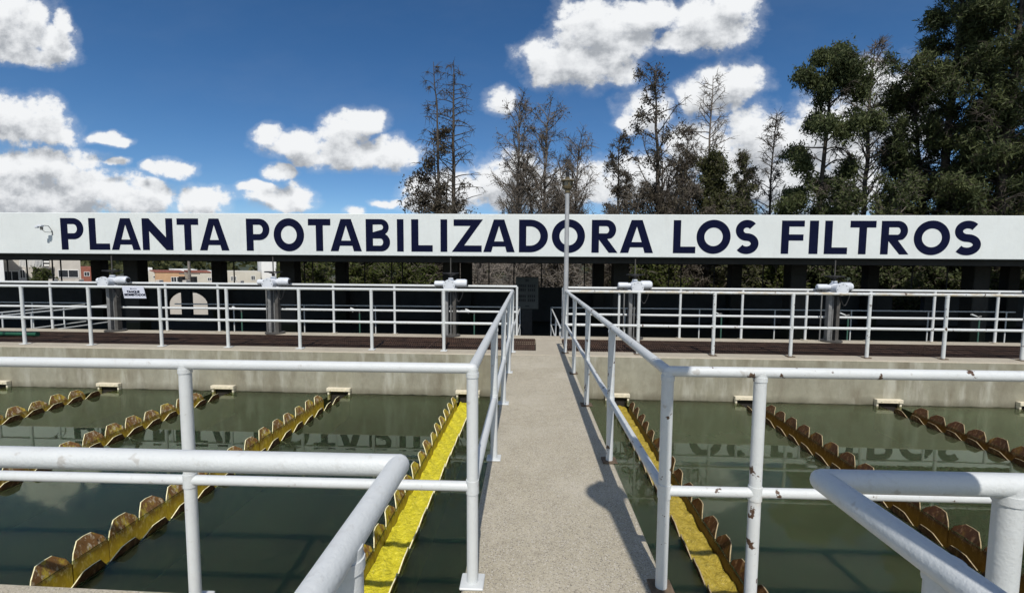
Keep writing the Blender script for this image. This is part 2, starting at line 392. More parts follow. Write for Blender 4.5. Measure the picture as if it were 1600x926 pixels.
# basin shells
mb = MB()
mb.box(-16.4, -16.0, 1, 8.6, -3.15, .0); mb.box(16.0, 16.4, 1, 8.0, -3.15, 0)
struct('basin_wall', mb, M['tankwall'])
mb = MB().add([(-16,-8,-2.6),(16,-8,-2.6),(16,8.6,-2.6),(-16,8.6,-2.6)], [(0,1,2,3)]); struct('basin_floor', mb, M['pit'])
def sheet(x0, x1, y0, y1, z): return MB().add([(x0,y0,z),(x1,y0,z),(x1,y1,z),(x0,y1,z)], [(0,1,2,3)])
LX0 = [-9.78, -7.66, -5.53, -3.43, -1.155]; RX0 = [1.40, 3.56, 5.84, 8.08]     # the launders
def basin(xa, xb, la, mat):      # one water surface with the launders' channels left open
    b = MB(); ys = (2.10, 2.27, 7.86, 7.95)
    edges = [xa] + [v for x in la for v in (x-.136, x+.136)] + [xb]
    for k in range(len(edges)-1):
        def cx_(e, y, i): return e if i in (0, len(edges)-1) else rot(e, y)[0]
        for (y0, y1) in ((2.10, 2.28), (2.28, 7.845), (7.845, 7.98)):
            if k % 2 == 1 and y0 == 2.28: continue
            pts = []
            for (i, y) in ((k, y0), (k+1, y0), (k+1, y1), (k, y1)):
                x = cx_(edges[i], y, i); pts.append((x, y + x*math.tan(SKEW) if y > 2.2 else y, WZ))
            b.add(pts, [(0, 1, 2, 3)])
    struct('water', b, mat)
basin(-16, WL+.001, LX0, M['water_l']); basin(WR-.001, 16, RX0, M['water_r'])
struct('water', sheet(-16, WL-.049, -6, .979, WZ), M['water_l']); struct('water', sheet(WR+.079, 16, -6, .979, WZ), M['water_r'])
# filter gallery floor and yard
GZ = -1.12
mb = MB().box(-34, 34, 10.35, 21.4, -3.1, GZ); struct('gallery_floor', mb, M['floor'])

# gratings let into the platform
def grating(x0, x1, label):
    ca = rot((x0+x1)/2, 8.9)
    r = thing('floor_grating', (ca[0], ca[1], 0), label, 'grating', 'rusty gratings in the platform')
    b = MB(); x = x0+.02
    while x < x1-.02:
        b.box(x, x+.012, 8.285, 9.545, -.05, -.004); x += .042
    skewed(b, rot).build('bearing_bars', M['grate'], r)
    b = MB()
    for y in (8.275, 8.48, 8.69, 8.90, 9.11, 9.32, 9.543): b.box(x0+.002, x1-.002, y, y+.012, -.03, -.0015)
    x = x0
    while x < x1: b.box(x+.004, x+.020, 8.29, 9.54, -.028, -.0010); x += 1.0
    skewed(b, rot).build('frame_bars', M['grate'], r)
grating(-14, .0, 'dark rusty floor grating in the platform left of the concrete walkway')
grating(.55, 14, 'dark rusty floor grating in the platform right of the concrete walkway')

# ------------------------------------------------------------------ railings
RZ, MZ, PR = 1.085, .50, .030
def railing(label, runs, posts, mat, platemat, group, rz=RZ, mz=MZ, base=0.0, pr=PR, rr=.0255, ends=False, topmat=None, plate=.06):
    r = thing('pipe_railing', (posts[0][0], posts[0][1], base), label, 'railing', group)
    for k, run in enumerate(runs):
        m = topmat if (topmat and k == len(runs)-1 and len(runs) > 1) else mat
        MB().pipe([(x, y, rz) for x, y in run], rr).build('top_rail', m, r, True)
        MB().pipe([(x, y, mz) for x, y in run], rr*.95).build('middle_rail', mat, r, True)
    for x, y in posts:
        zb = base
        base_ = DZ if (base == 0 and y < 2.5 and not (WL < x < WR)) and not (y < .97) else base
        b = MB().tube([(x, y, base_+.008), (x, y, rz)], pr*.94, 16)
        b.tube([(x, y, mz-.034), (x, y, mz+.034)], pr*1.06, 16); b.tube([(x, y, rz-.042), (x, y, rz-.02)], pr*1.05, 16)
        p = b.build('post', mat, r, True)
        if plate:
            a = plate*random.uniform(.92, 1.08)
            MB().bbox(x-a, x+a, y-a, y+a, base_+.002, base_+.014, .004).build('base_plate', platemat, p)
    return r
LX, RX = -.262, .668
ly = [2.19 + 1.46*i for i in range(5)]
ly[4] = rot(LX, 8.08)[1]
fl = [rot(x, 8.08) for x in (-14.8, -13.5, -12.2, -10.8, -9.50, -8.20, -6.84, -5.58, -4.24, -2.92, -1.62)]
fr = [rot(x, 8.08) for x in (1.78, 3.06, 4.36, 5.62, 6.86, 8.12, 9.4, 10.7, 12.0, 13.3, 14.6)]
cl, cr_ = (LX, ly[4]), (RX, ly[4]-.012)
G1 = 'white pipe railings round the basins'
railing('white pipe railing round the left basin and along the walkway\'s left side',
        [[(-15, 2.19), (LX, 2.19), cl, fl[0]]],
        [(LX, y) for y in ly] + fl + [(x, 2.19) for x in (-1.68, -3.12, -4.56, -6.0, -7.44, -8.9, -10.3, -11.8, -13.2)],
        M['white'], M['white'], G1)
r2 = railing('chipped rusty white pipe railing round the right basin and along the walkway\'s right side',
        [[(15, 2.19), (RX, 2.19), cr_], [cr_, fr[-1]]],
        [(RX, y) for y in ly[:4]] + [cr_] + fr + [(x, 2.19) for x in (1.10, 2.56, 4.0, 5.44, 6.9, 8.3, 9.8, 11.2, 12.7, 14.1)],
        M['white_chip'], M['rust'], G1, topmat=M['white_stain'])
BLX, BRX = -.322, .735
railing('white pipe railing corner nearest the camera on the left, thick painted pipe', [[(-15, 1.125), (BLX, 1.125), (BLX-.04, -4)]],
        [(BLX, .79), (BLX-.02, -.8), (BLX-.03, -2.4), (-1.75, 1.125), (-3.2, 1.125), (-4.6, 1.125), (-6.1, 1.125), (-7.5, 1.125)], M['white'], M['white'], G1, rr=.0272)
railing('white pipe railing corner nearest the camera on the right, partly in shade', [[(15, 1.09), (BRX-.03, 1.09), (BRX+.06, -4)]],
        [(BRX, .80), (BRX+.03, -.9), (BRX+.05, -2.4), (1.135, 1.09), (2.6, 1.09), (4.0, 1.09), (5.5, 1.09), (6.9, 1.09)], M['white'], M['white'], G1, rr=.0272)
# rear railings of the platform
G2 = 'white pipe railings on the back edge of the platform'
rl = [rot(x, 9.86) for x in (-14.8, -13.6, -12.35, -10.9, -9.46, -8.2, -7.0, -5.7, -4.4, -3.05, -1.75, -.40)]
rr = [rot(x, 9.86) for x in (.58, 1.76, 3.03, 4.30, 5.60, 6.86, 8.12, 9.35, 10.7, 12.0, 13.3)]
railing('white pipe railing on the back edge of the platform, left of the gap', [[rl[0], rl[-1]]], rl, M['white'], M['plat'], G2, rz=1.06, mz=.515, pr=.026, rr=.026)
railing('white pipe railing on the back edge of the platform, right of the gap', [[rr[0], rr[-1]]], rr, M['white'], M['plat'], G2, rz=1.045, mz=.485, pr=.026, rr=.026)
# low railings inside the shaded gallery
G3 = 'thin pipe railings of the sunken gallery'
LY = 16.1
railing('thin grey railing in the shaded gallery left of the walkway gap', [[(-12.6, LY), (-.26, LY), (-.34, 11.2)]],
        [(-.26, LY), (-.31, 13.2), (-.33, 11.3)] + [(-.26-2.55*i, LY) for i in range(1, 5)], M['white'], M['white'], G3, rz=0.0, mz=-.60, base=GZ, pr=.022, rr=.022, plate=0)
railing('thin grey railing in the shaded gallery right of the walkway gap', [[(16.4, LY), (.82, LY), (.80, 11.2)]],
        [(.82, LY), (.81, 13.2), (.80, 11.3)] + [(.82+2.55*i, LY) for i in range(1, 7)], M['white'], M['white'], G3, rz=0.0, mz=-.60, base=GZ, pr=.022, rr=.022, plate=0)
railing('thin grey railing in the shaded gallery running off the left edge', [[(-22, LY), (-15.7, LY)]],
        [(-15.75, LY), (-17.9, LY), (-20.1, LY), (-21.9, LY)], M['white'], M['white'], G3, rz=0.0, mz=-.60, base=GZ, pr=.022, rr=.022, plate=0)
for X, lb in ((-13.9, 'sunlit white stair railing at far left, the one nearer the sign plate'), (-14.75, 'sunlit white stair railing at far left, the outer one')):
    railing(lb, [[(X, 14.9), (X-.1, 10.6)]], [(X-.01, 14.2), (X-.05, 12.5), (X-.1, 10.8)], M['white'], M['white'], 'pair of low stair railings behind the platform', rz=.06, mz=-.5, base=GZ, pr=.022, rr=.024, plate=0)

# ------------------------------------------------------------------ launders
def launder(x0, mi_, mo, medge, mflow, label, drop=.115):
    y0, y1 = 2.30, PF-.012
    ca = rot(x0, y1)
    r = thing('launder', (ca[0], ca[1], WZ), label, 'launder', 'weir launders lying in the basins')
    hw = .125
    b = MB()
    for sx in (-1, 1):
        xa, xb = sorted((x0+sx*hw, x0+sx*(hw+.012)))
        b.box(xa, xb, y0, y1, WZ-.42, WZ-.26)
    b.box(x0-hw-.012, x0+hw+.012, y0, y1, WZ-.44, WZ-.422)
    nx_ = 1 if x0 < 0 else -1; xa, xb = sorted((x0+nx_*(hw+.034), x0+nx_*(hw+.046))); b.box(xa, xb, y0, y1, WZ-.40, WZ-.012)
    skewed(b, rot).build('trough', M['trough'], r)
    for sx in (-1, 1):
        near = (sx > 0) == (x0 < 0)
        b = MB(); p = .305; n = int((y1-.10-y0)/p); yb = y0 + .04
        for i in range(n):
            ya = yb + i*p
            h = .104*random.uniform(.88, 1.1); q = p*random.uniform(.97, 1.0); tilt = random.uniform(.014, .040); bow = random.uniform(.022, .042); tw = random.uniform(-.012, .012)
            prof = [(0, -.022), (.09, .42*h), (.30, h*random.uniform(.96, 1)), (.50, h*random.uniform(.99, 1.02)), (.70, h*random.uniform(.96, 1)), (.91, .42*h), (1, -.022)]
            if near:
                h *= .74; tilt *= .4; bow *= .5
                prof = [(0, -.012), (.14, .18*h), (.34, .92*h), (.56, h*1.03), (.78, h*.94), (.92, .25*h), (1, -.012)]
            xb0 = x0 + sx*(hw+.014)
            vs = []; th = .009*sx; m = len(prof)
            for layer in (0, 1):
                for (u, z) in prof:
                    k = math.sin(u*PI)
                    vs.append((xb0 + layer*th + sx*(tilt*max(z, 0)/h + bow*k*max(z, 0)/h) + tw*(u-.5)*max(z, 0)/h, ya+u*q, WZ+z))
                for (u, z) in prof: vs.append((xb0 + layer*th, ya+u*q, WZ-.026))
                for (u, z) in prof: vs.append((xb0 + layer*th - sx*.004, ya+u*q, WZ-.27))
            t = 3*m; fi = []; fo = []; fe = []
            for j in range(m-1):
                for rw in (0, m):
                    inn = (rw+j, rw+j+1, rw+m+j+1, rw+m+j); fi.append(inn); fo.append(tuple(x+t for x in inn[::-1]))
                fe.append((j, j+t, j+1+t, j+1))
            o = len(b.v)
            b.add(vs, fi, 0); 
            b.f += [tuple(k+o for k in f) for f in fo]; b.mi += [1]*len(fo)
            b.f += [tuple(k+o for k in f) for f in fe]; b.mi += [2]*len(fe)
        skewed(b, rot).build('weir_plate', [mi_, mo, medge], r)
    # the water running in it
    vs = []; fs = []; nx, ny = 9, 150
    for j in range(ny):
        for i in range(nx):
            y = y0 + (y1-y0)*j/(ny-1)
            z = WZ-drop + .012*math.sin(y*21+i*1.3) + random.uniform(-.011, .011) + .012*abs(i-4)/4
            vs.append((x0-hw-.010 + (2*hw+.020)*i/(nx-1), y, z))
    for j in range(ny-1):
        for i in range(nx-1): fs.append((j*nx+i, j*nx+i+1, (j+1)*nx+i+1, (j+1)*nx+i))
    b = MB().add(vs, fs); skewed(b, rot).build('running_water', mflow, r, True)
    b = MB().bbox(x0-.21, x0+.21, y1-.075, y1+.008, WZ+.055, WZ+.115, .006); b.box(x0-.20, x0-.17, y1-.05, y1+.008, WZ-.1, WZ+.054); b.box(x0+.17, x0+.20, y1-.05, y1+.008, WZ-.1, WZ+.054)
    for sx in (-.14, .14): b.tube([rv for rv in ((x0+sx, y1-.085, WZ+.085), (x0+sx, y1-.07, WZ+.085))], .008, 8)
    skewed(b, rot).build('outlet_hood', M['cream'], r)
    b = MB().box(x0-.168, x0+.168, y1-.004, y1+.009, WZ-.2, WZ+.054); skewed(b, rot).build('outlet_shade_slab', M['pit'], r)  # dark slab before the wall; the outlet's shade is put into its colour
wy, wm, wb, we, wf = M['weir_y'], M['weir_m'], M['weir_b'], M['weir_edge'], M['weir_edge_b']
launder(-1.155, wy, wy, we, M['flow_y'], 'launder full of foaming bright yellow water beside the left edge of the walkway')
launder(-3.43, wm, wb, we, M['flow_y'], 'second yellow launder left of the walkway, reaching the near edge of the basin', .215)
launder(-5.53, wm, wb, we, M['flow_y'], 'third brown and yellow launder left of the walkway, crossing behind the near railing', .215)
launder(-7.66, wm, wb, we, M['flow_y'], 'fourth rusty launder left of the walkway, second from the left edge', .215)
launder(-9.78, wb, wb, we, M['flow_y'], 'rusty launder at the far left edge of the photo', .215)
launder(1.40, wb, wb, wf, M['flow_o'], 'launder with ochre yellow water and dark rusty plates beside the right edge of the walkway')
launder(3.56, wb, wb, wf, M['flow_o'], 'second rusty launder right of the walkway, ending behind the near railing corner', .215)
launder(5.84, wb, wb, wf, M['flow_o'], 'third rusty launder right of the walkway, with dark octagonal tabs', .215)
launder(8.08, wb, wb, wf, M['flow_o'], 'rusty launder whose outlet hood is at the far right edge', .215)

# ------------------------------------------------------------------ valve actuators
def make_actuator(loc, label):
    r = thing('valve_actuator', loc, label, 'valve actuator', 'motor valve actuators along the platform')
    MB().tube([(0,0,.002),(0,0,.03)], .20, 28).build('base_plate', M['darksteel'], r, True, True)
    b = MB(); b.box(-.115,-.05,-.055,-.045,.03,1.0); b.box(-.115,-.105,-.045,.055,.03,1.0); b.box(-.06,-.05,-.045,.055,.03,1.0); b.build('channel_post', M['steel'], r, False, True)
    b = MB(); b.box(.045,.11,-.055,-.045,.03,1.0); b.box(.10,.11,-.045,.055,.03,1.0); b.box(.045,.055,-.045,.055,.03,1.0); b.build('channel_post', M['darksteel'], r, False, True)
    MB().tube([(0,0,.03),(0,0,1.0)], .016, 10).build('valve_stem', M['steel'], r, True, True)
    b = MB().bbox(-.14,.13,-.075,.075,1.0,1.025,.004); b.tube([(0,0,1.025),(0,0,1.12)], .06, 18); b.build('mounting_head', M['actu'], r, True, True)
    b = MB().ball((0,0,1.12), .105, 20, (1.0,.95,.9)); b.tube([(0,0,1.12),(0,0,1.24)], [.07,.05], 18); b.build('gear_case', M['actu'], r, True, True)
    b = MB().tube([(.06,0,1.125),(.12,0,1.125),(.125,0,1.125),(.31,0,1.125),(.345,0,1.125)], [.06,.075,.088,.088,.07], 24)
    for k in range(6): b.tube([(.15+.027*k,0,1.125),(.158+.027*k,0,1.125)], .092, 24)
    mo = b.build('motor_housing', M['actu'], r, True, True)
    MB().tube([(.346,0,1.125),(.362,0,1.125)], .05, 18).build('motor_end_cap', M['black'], mo, True, True)
    MB().tube([(-.08,0,1.115),(-.14,0,1.115),(-.145,0,1.115),(-.33,0,1.115),(-.345,0,1.115)], [.05,.05,.06,.06,.045], 20).build('gear_motor', M['actu'], r, True, True)
    b = MB().tube([(.005,-.06,1.085),(.005,-.22,1.085),(.005,-.225,1.085),(.005,-.26,1.085)], [.095,.095,.128,.122], 28)
    cv = b.build('control_cover', M['actu'], r, True, True)
    b = MB()
    for k in range(8): a = k*PI/4; b.tube([(.005+.10*math.cos(a),-.258,1.085+.10*math.sin(a)),(.005+.10*math.cos(a),-.267,1.085+.10*math.sin(a))], .008, 8)
    b.build('cover_screw', M['steel'], cv, True, True)
    b = MB().torus((0,0,1.335), .165, .012)
    for k in range(3): a = k*2*PI/3+.3; b.tube([(0,0,1.29),(.16*math.cos(a),.16*math.sin(a),1.335)], .009, 8)
    b.tube([(0,0,1.24),(0,0,1.31)], .03, 14); b.build('handwheel', M['black'], r, True, True)
    MB().tube([(0,0,1.31),(0,0,1.66)], .012, 10).build('rising_spindle', M['darksteel'], r, True, True)
    pts = [(.30,-.05,1.05)]
    for k in range(1, 12): t = k/11; pts.append((.30-.24*t, -.07, 1.05-.32*math.sin(t*PI)*(.9+.1*t)))
    MB().tube(pts, .011, 8).build('cable', M['black'], r, True, True)
    pts = [(-.20,.05,.0), (-.20,.05,.9)] + [(-.20-.07*(1-math.cos(a)), .05, .98+.09*math.sin(a)) for a in (0.3,.8,1.3,1.8,2.3,2.8,3.2)]
    MB().tube(pts, .013, 10).build('conduit', M['steel'], r, True, True)
    return r
acts = [(-9.30, 'pale grey motor valve actuator beside the small hanging sign plate'), (-5.66, 'pale grey motor valve actuator below the word POTABILIZADORA\'s first letters'),
        (-1.80, 'pale grey motor valve actuator just left of the walkway'), (2.05, 'pale grey motor valve actuator just right of the lamp post'),
        (6.05, 'pale grey motor valve actuator below the word FILTROS'), (10.12, 'pale grey motor valve actuator cut by the right edge of the photo'),
        ]
a0 = None
for x, lb in acts:
    p = rot(x, 9.74)
    if a0 is None: a0 = make_actuator((p[0], p[1], 0), lb)
    else:
        c = copy_tree(a0); c.location = (p[0], p[1], 0); c['label'] = lb

# ------------------------------------------------------------------ sampling taps
def make_tap(loc, label):
    r = thing('sampling_tap', loc, label, 'tap', 'sampling taps in the sunken gallery')
    MB().tube([(0,0,0),(0,0,1.0)], .022, 10).build('riser_pipe', M['tapgreen'], r, True, True)
    MB().tube([(0,0,1.0),(0,-.04,1.08),(-.05,-.10,1.12),(-.16,-.12,1.10),(-.17,-.12,1.05)], .022, 10).build('spout', M['steel'], r, True, True)
    MB().tube([(-.01,-.03,1.07),(-.28,-.03,1.17)], [.018,.028], 10).build('lever', M['white'], r, True, True)
    return r
t0 = None
for px, lb in ((378, 'green pipe sampling tap under the letters of PLANTA'), (562, 'green pipe sampling tap left of the walkway, under the letter A after POT'), (741, 'green pipe sampling tap nearest the walkway on its left'),
               (1127, 'green pipe sampling tap under the word LOS'), (1325, 'green pipe sampling tap left below the word FILTROS'), (1530, 'green pipe sampling tap near the right edge')):
    p = at(px, 500, 14.6)
    if t0 is None: t0 = make_tap((p.x, 14.6, GZ+.02), lb)
    else: c = copy_tree(t0); c.location = (p.x, 14.6, GZ+.02); c['label'] = lb

# ------------------------------------------------------------------ filter building with its lettered fascia
def arc(cx, cy, rx, ry, a0, a1, n=22):
    return [(cx+rx*math.cos(math.radians(a0+(a1-a0)*i/n)), cy+ry*math.sin(math.radians(a0+(a1-a0)*i/n))) for i in range(n+1)]
def glyph(ch, w):               # contours of a letter of height 1 and width w
    s = .225; t = .20
    if ch == 'I': return [[(0,0),(w,0),(w,1),(0,1)]]
    if ch == 'L': return [[(0,0),(w,0),(w,t),(s,t),(s,1),(0,1)]]
    if ch == 'T': c = w/2; return [[(c-s/2,0),(c+s/2,0),(c+s/2,1-t),(w,1-t),(w,1),(0,1),(0,1-t),(c-s/2,1-t)]]
    if ch == 'F': return [[(0,0),(s,0),(s,.40),(w*.97,.40),(w*.97,.585),(s,.585),(s,1-.18),(w,1-.18),(w,1),(0,1)]]
    if ch == 'N': return [[(0,0),(s,0),(s,.60),(w-s,0),(w,0),(w,1),(w-s,1),(w-s,.40),(s,1),(0,1)]]
    if ch == 'Z': return [[(0,0),(w*.96,0),(w*.96,t),(w*.40,t),(w,1),(w*.06,1),(w*.06,1-t),(w*.60,1-t)]]
    if ch == 'A':
        c = w/2; lw = w*.255
        k = lambda y: (c-.165*w)*y          # left outer edge
        ki = lambda y: lw + (c-lw)*y/.86
        return [[(0,0),(lw,0),(ki(.17),.17),(w-ki(.17),.17),(w-lw,0),(w,0),(w-k(1),1),(k(1),1)],
                [(ki(.33),.33),(c,.80),(w-ki(.33),.33)]]
    if ch == 'O': return [arc(w/2,.5,w/2,.515,0,360,56)[:-1], arc(w/2,.5,w/2-.235,.515-.235,0,360,48)[:-1]]
    if ch == 'D': r = w*.62; return [[(0,0)] + [(w-r,0)] + arc(w-r,.5,r,.5,-90,90,30)[1:] + [(0,1)], [(s,.205)] + arc(w-r,.5,r-.235,.295,-90,90,26) + [(s,.795)]]
    if ch in 'PR':
        h = .335; r = h; cx = w-r
        o = [(0,0),(s,0)] + ([(s,.33)] if ch == 'P' else []) 
        if ch == 'P': cont = [(0,0),(s,0),(s,1-2*h)] + arc(cx,1-h,r,h,-90,90,26) + [(0,1)]
        else:
            cx = w*.93-.30; h = .30; r = .30
            cont = [(0,0),(s,0),(s,.40),(w-.27,0),(w,0),(w*.60,.42)] + arc(cx,1-h,r,h,-60,90,24) + [(0,1)]
        return [cont, [(s,1-2*h+.19)] + arc(cx,1-h,r-.215,h-.19,-90,90,20) + [(s,1-.19)]]
    if ch == 'B':
        h1 = .25; h2 = .285; c2 = w-h2; c1 = w*.95-h1
        out = [(0,0),(c2,0)] + arc(c2,h2,h2,h2,-90,62,22)[1:] + arc(c1,1-h1,h1,h1,-62,90,22) + [(0,1)]
        return [out, [(s,.18)] + arc(c2-.02,h2+.005,h2-.20,h2-.175,-90,90,16) + [(s,.40)], [(s,.595)] + arc(c1-.01,1-h1-.0,h1-.17,h1-.165,-90,90,16) + [(s,.83)]]
    if ch == 'S':
        hs = .112
        up = arc(w*.50,.694,w*.46-hs,.194,38,256,26); lo = arc(w*.50,.306,w*.50-hs,.194,74,-144,28)
        mid = up + lo; L_ = []; R_ = []
        for i, p in enumerate(mid):
            a = mid[max(i-1,0)]; b = mid[min(i+1,len(mid)-1)]; dx, dy = b[0]-a[0], b[1]-a[1]; q = math.hypot(dx,dy)
            L_.append((p[0]-dy/q*hs, p[1]+dx/q*hs)); R_.append((p[0]+dy/q*hs, p[1]-dx/q*hs))
        xs = [p[0] for p in L_+R_]; ys = [p[1] for p in L_+R_]; x0, x1, y0, y1 = min(xs), max(xs), min(ys), max(ys)
        f = lambda p: ((p[0]-x0)/(x1-x0)*w, -.015+(p[1]-y0)/(y1-y0)*1.03)
        return [[f(p) for p in L_+R_[::-1]]]
def word_mesh(name, letters, y, depth, mat, parent):
    cu = bpy.data.curves.new(name, 'CURVE'); cu.dimensions = '2D'; cu.fill_mode = 'BOTH'; cu.extrude = depth
    for ch, x0, x1, z0, z1 in letters:
        H = z1-z0
        for cont in glyph(ch, (x1-x0)/H):
            sp = cu.splines.new('POLY'); sp.points.add(len(cont)-1); sp.use_cyclic_u = True
            for p, (u, v) in zip(sp.points, cont): p.co = (x0+u*H, z0+v*H, 0, 1)
    tmp = bpy.data.objects.new(name+'_curve', cu); COL.objects.link(tmp)
    dg = bpy.context.evaluated_depsgraph_get()
    me = bpy.data.meshes.new_from_object(tmp.evaluated_get(dg)); me.name = name
    bpy.data.objects.remove(tmp)
    off = ROOTLOC.get(parent.name, Vector((0,0,0)))
    me.transform(Matrix.Translation(-off) @ Matrix.Translation((0, y, 0)) @ Matrix.Rotation(PI/2, 4, 'X'))
    me.materials.clear(); me.materials.append(mat)
    o = bpy.data.objects.new(name, me); COL.objects.link(o); o.parent = parent; ROOTLOC[o.name] = off
    return o

SY = 14.0; ST, SB = 3.0, 1.735
bld = thing('filter_building', (0, SY, GZ), 'long low open-fronted filter building whose white fascia reads PLANTA POTABILIZADORA LOS FILTROS', 'building')
b = MB(); b.bbox(-34, 34, SY, SY+.22, SB, ST, .015); fas = b.build('fascia', M['sign_white'], bld)
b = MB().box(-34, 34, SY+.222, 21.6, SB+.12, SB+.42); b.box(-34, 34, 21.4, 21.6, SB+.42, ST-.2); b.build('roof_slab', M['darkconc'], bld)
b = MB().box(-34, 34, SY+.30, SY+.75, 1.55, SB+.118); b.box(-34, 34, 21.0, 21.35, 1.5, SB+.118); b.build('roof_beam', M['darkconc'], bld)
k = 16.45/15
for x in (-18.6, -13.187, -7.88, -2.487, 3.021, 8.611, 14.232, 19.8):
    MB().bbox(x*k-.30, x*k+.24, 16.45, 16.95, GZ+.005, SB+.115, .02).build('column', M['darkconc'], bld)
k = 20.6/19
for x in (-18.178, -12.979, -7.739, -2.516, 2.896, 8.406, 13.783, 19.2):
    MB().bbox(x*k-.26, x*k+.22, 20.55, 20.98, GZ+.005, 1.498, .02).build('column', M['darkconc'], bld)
# back wall with two openings
b = MB(); wt = .42
op = [(at(262,470,21.1).x, at(326,470,21.1).x, -1.0, .1), (at(1392,470,21.1).x, at(1442,470,21.1).x, -.55, .22)]
xs = [-34] + [v for o in op for v in o[:2]] + [34]
for i in range(0, len(xs), 2): b.box(xs[i], xs[i+1], 21.02, 21.22, GZ+.005, wt)
for q, (x0, x1, z0, z1) in enumerate(op):
    b.box(x0, x1, 21.022, 21.218, GZ+.005, z0)
    if q == 0:                  # round-headed, with a middle pier
        n = 14; xc, ra = (x0+x1)/2, (x1-x0)/2; zs = z1-.62
        for k in range(n):
            a0, a1 = PI-PI*k/n, PI-PI*(k+1)/n
            xa, xb = xc+ra*math.cos(a0), xc+ra*math.cos(a1); za, zb = zs+.62*math.sin(a0), zs+.62*math.sin(a1)
            b.add([(xa,21.022,za),(xb,21.022,zb),(xb,21.022,wt-.003),(xa,21.022,wt-.003),(xa,21.218,za),(xb,21.218,zb),(xb,21.218,wt-.003),(xa,21.218,wt-.003)],
                  [(0,1,2,3),(7,6,5,4),(0,4,5,1),(3,2,6,7)])
        b.box(xc-.28, xc+.16, 21.03, 21.21, z0+.002, z1-.01)
    else: b.box(x0, x1, 21.022, 21.218, z1, wt-.003)
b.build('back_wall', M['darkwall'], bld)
for px in (13, 43, 83, 96, 366, 476, 489, 570, 612, 629, 764, 803, 846, 913, 1045, 1064, 1116, 1192, 1300, 1425, 1480):
    x = at(px, 430, 21.1).x
    MB().tube([(x, 21.1, wt), (x, 21.1, 1.5)], .028, 8).build('window_bar', M['cabdark'], bld, True)
LET = [('PLANTA', 0, 0, [('P',368,505),('L',537,660),('A',670,845),('N',858,1042),('T',1068,1198),('A',1202,1380)]),
       ('POTABILIZADORA', 0, 0, [('P',1485,1625),('O',1650,1833),('T',1858,1993),('A',1991,2180),('B',2205,2351),('I',2393,2433),('L',2479,2608),('I',2655,2696),('Z',2723,2911),('A',2913,3103),('D',3128,3303),('O',3326,3526),('R',3566,3724),('A',3738,3938)]),
       ('LOS', 0, 0, [('L',4058,4193),('O',4198,4403),('S',4433,4573)]),
       ('FILTROS', 0, 0, [('F',4709,4846),('I',4877,4931),('L',4969,5109),('T',5121,5277),('R',5309,5481),('O',5507,5725),('S',5752,5914)])]
for wname, _, _, ls in LET:
    out = []
    for ch, a, c in ls:
        p0, p1 = a/3.8575, c/3.8575
        yc = 365 + 9*(p0-100)/1400
        x0 = at(p0, yc, SY).x; x1 = at(p1, yc, SY).x
        out.append((ch, x0, x1, 1.868, 2.838))
    word_mesh('painted_lettering', out, SY-.002, .004, M['navy'], fas)

# floodlight on the fascia
p = at(82, 357, SY); q = .62
r = thing('floodlight', (p.x, SY, p.z), 'small floodlight on a bent bracket on the white fascia left of the letter P', 'floodlight')
MB().tube([(p.x,SY-.003,p.z-.20),(p.x,SY-.05,p.z-.02),(p.x,SY-.12,p.z+.07),(p.x-.02,SY-.26,p.z+.08)], .010, 8).build('bracket', M['steel'], r, True)
b = MB().bbox(p.x-.13,p.x+.00,SY-.34,SY-.24,p.z+.03,p.z+.09,.012); b.bbox(p.x-.17,p.x-.09,SY-.38,SY-.30,p.z-.01,p.z+.06,.012); b.build('lamp_housing', M['actu'], r)
MB().bbox(p.x-.09,p.x-.03,SY-.30,SY-.24,p.z-.06,p.z+.028,.008).build('ballast_box', M['steel'], r)
MB().tube([(p.x-.06,SY-.26,p.z-.05),(p.x-.05,SY-.18,p.z-.12),(p.x-.01,SY-.06,p.z-.12),(p.x,SY-.004,p.z-.10)], .007, 8).build('cable', M['black'], r, True)

# electrical cabinet
cx = -.02; cY = 17.0
r = thing('control_cabinet', (cx, cY, GZ), 'grey control cabinet with four groups of dark gauges standing at the end of the walkway', 'cabinet')
MB().bbox(cx-.42,cx+.42,cY,cY+.35,-.16,1.02,.02).build('cabinet_body', M['cab'], r)
MB().bbox(cx-.20,cx+.20,cY+.05,cY+.30,GZ,-.162,.02).build('pedestal', M['cab_base'], r)
MB().box(cx-.06,cx+.06,cY-.012,cY-.002,.85,.96).build('meter', M['cabdark'], r)
for gx in (-.19, .15):
    for gz in (.62, .24):
        b = MB()
        for i in range(4):
            for j in range(2):
                x = cx+gx-.10+i*.072; z = gz-.07+j*.15
                b.bbox(x-.024, x+.024, cY-.02, cY-.002, z-.05, z+.05, .006)
        b.build('gauge_group', M['cabdark'], r)
MB().box(cx-.07,cx+.07,cY-.01,cY-.002,-.06,-.02).build('handle', M['cabdark'], r)

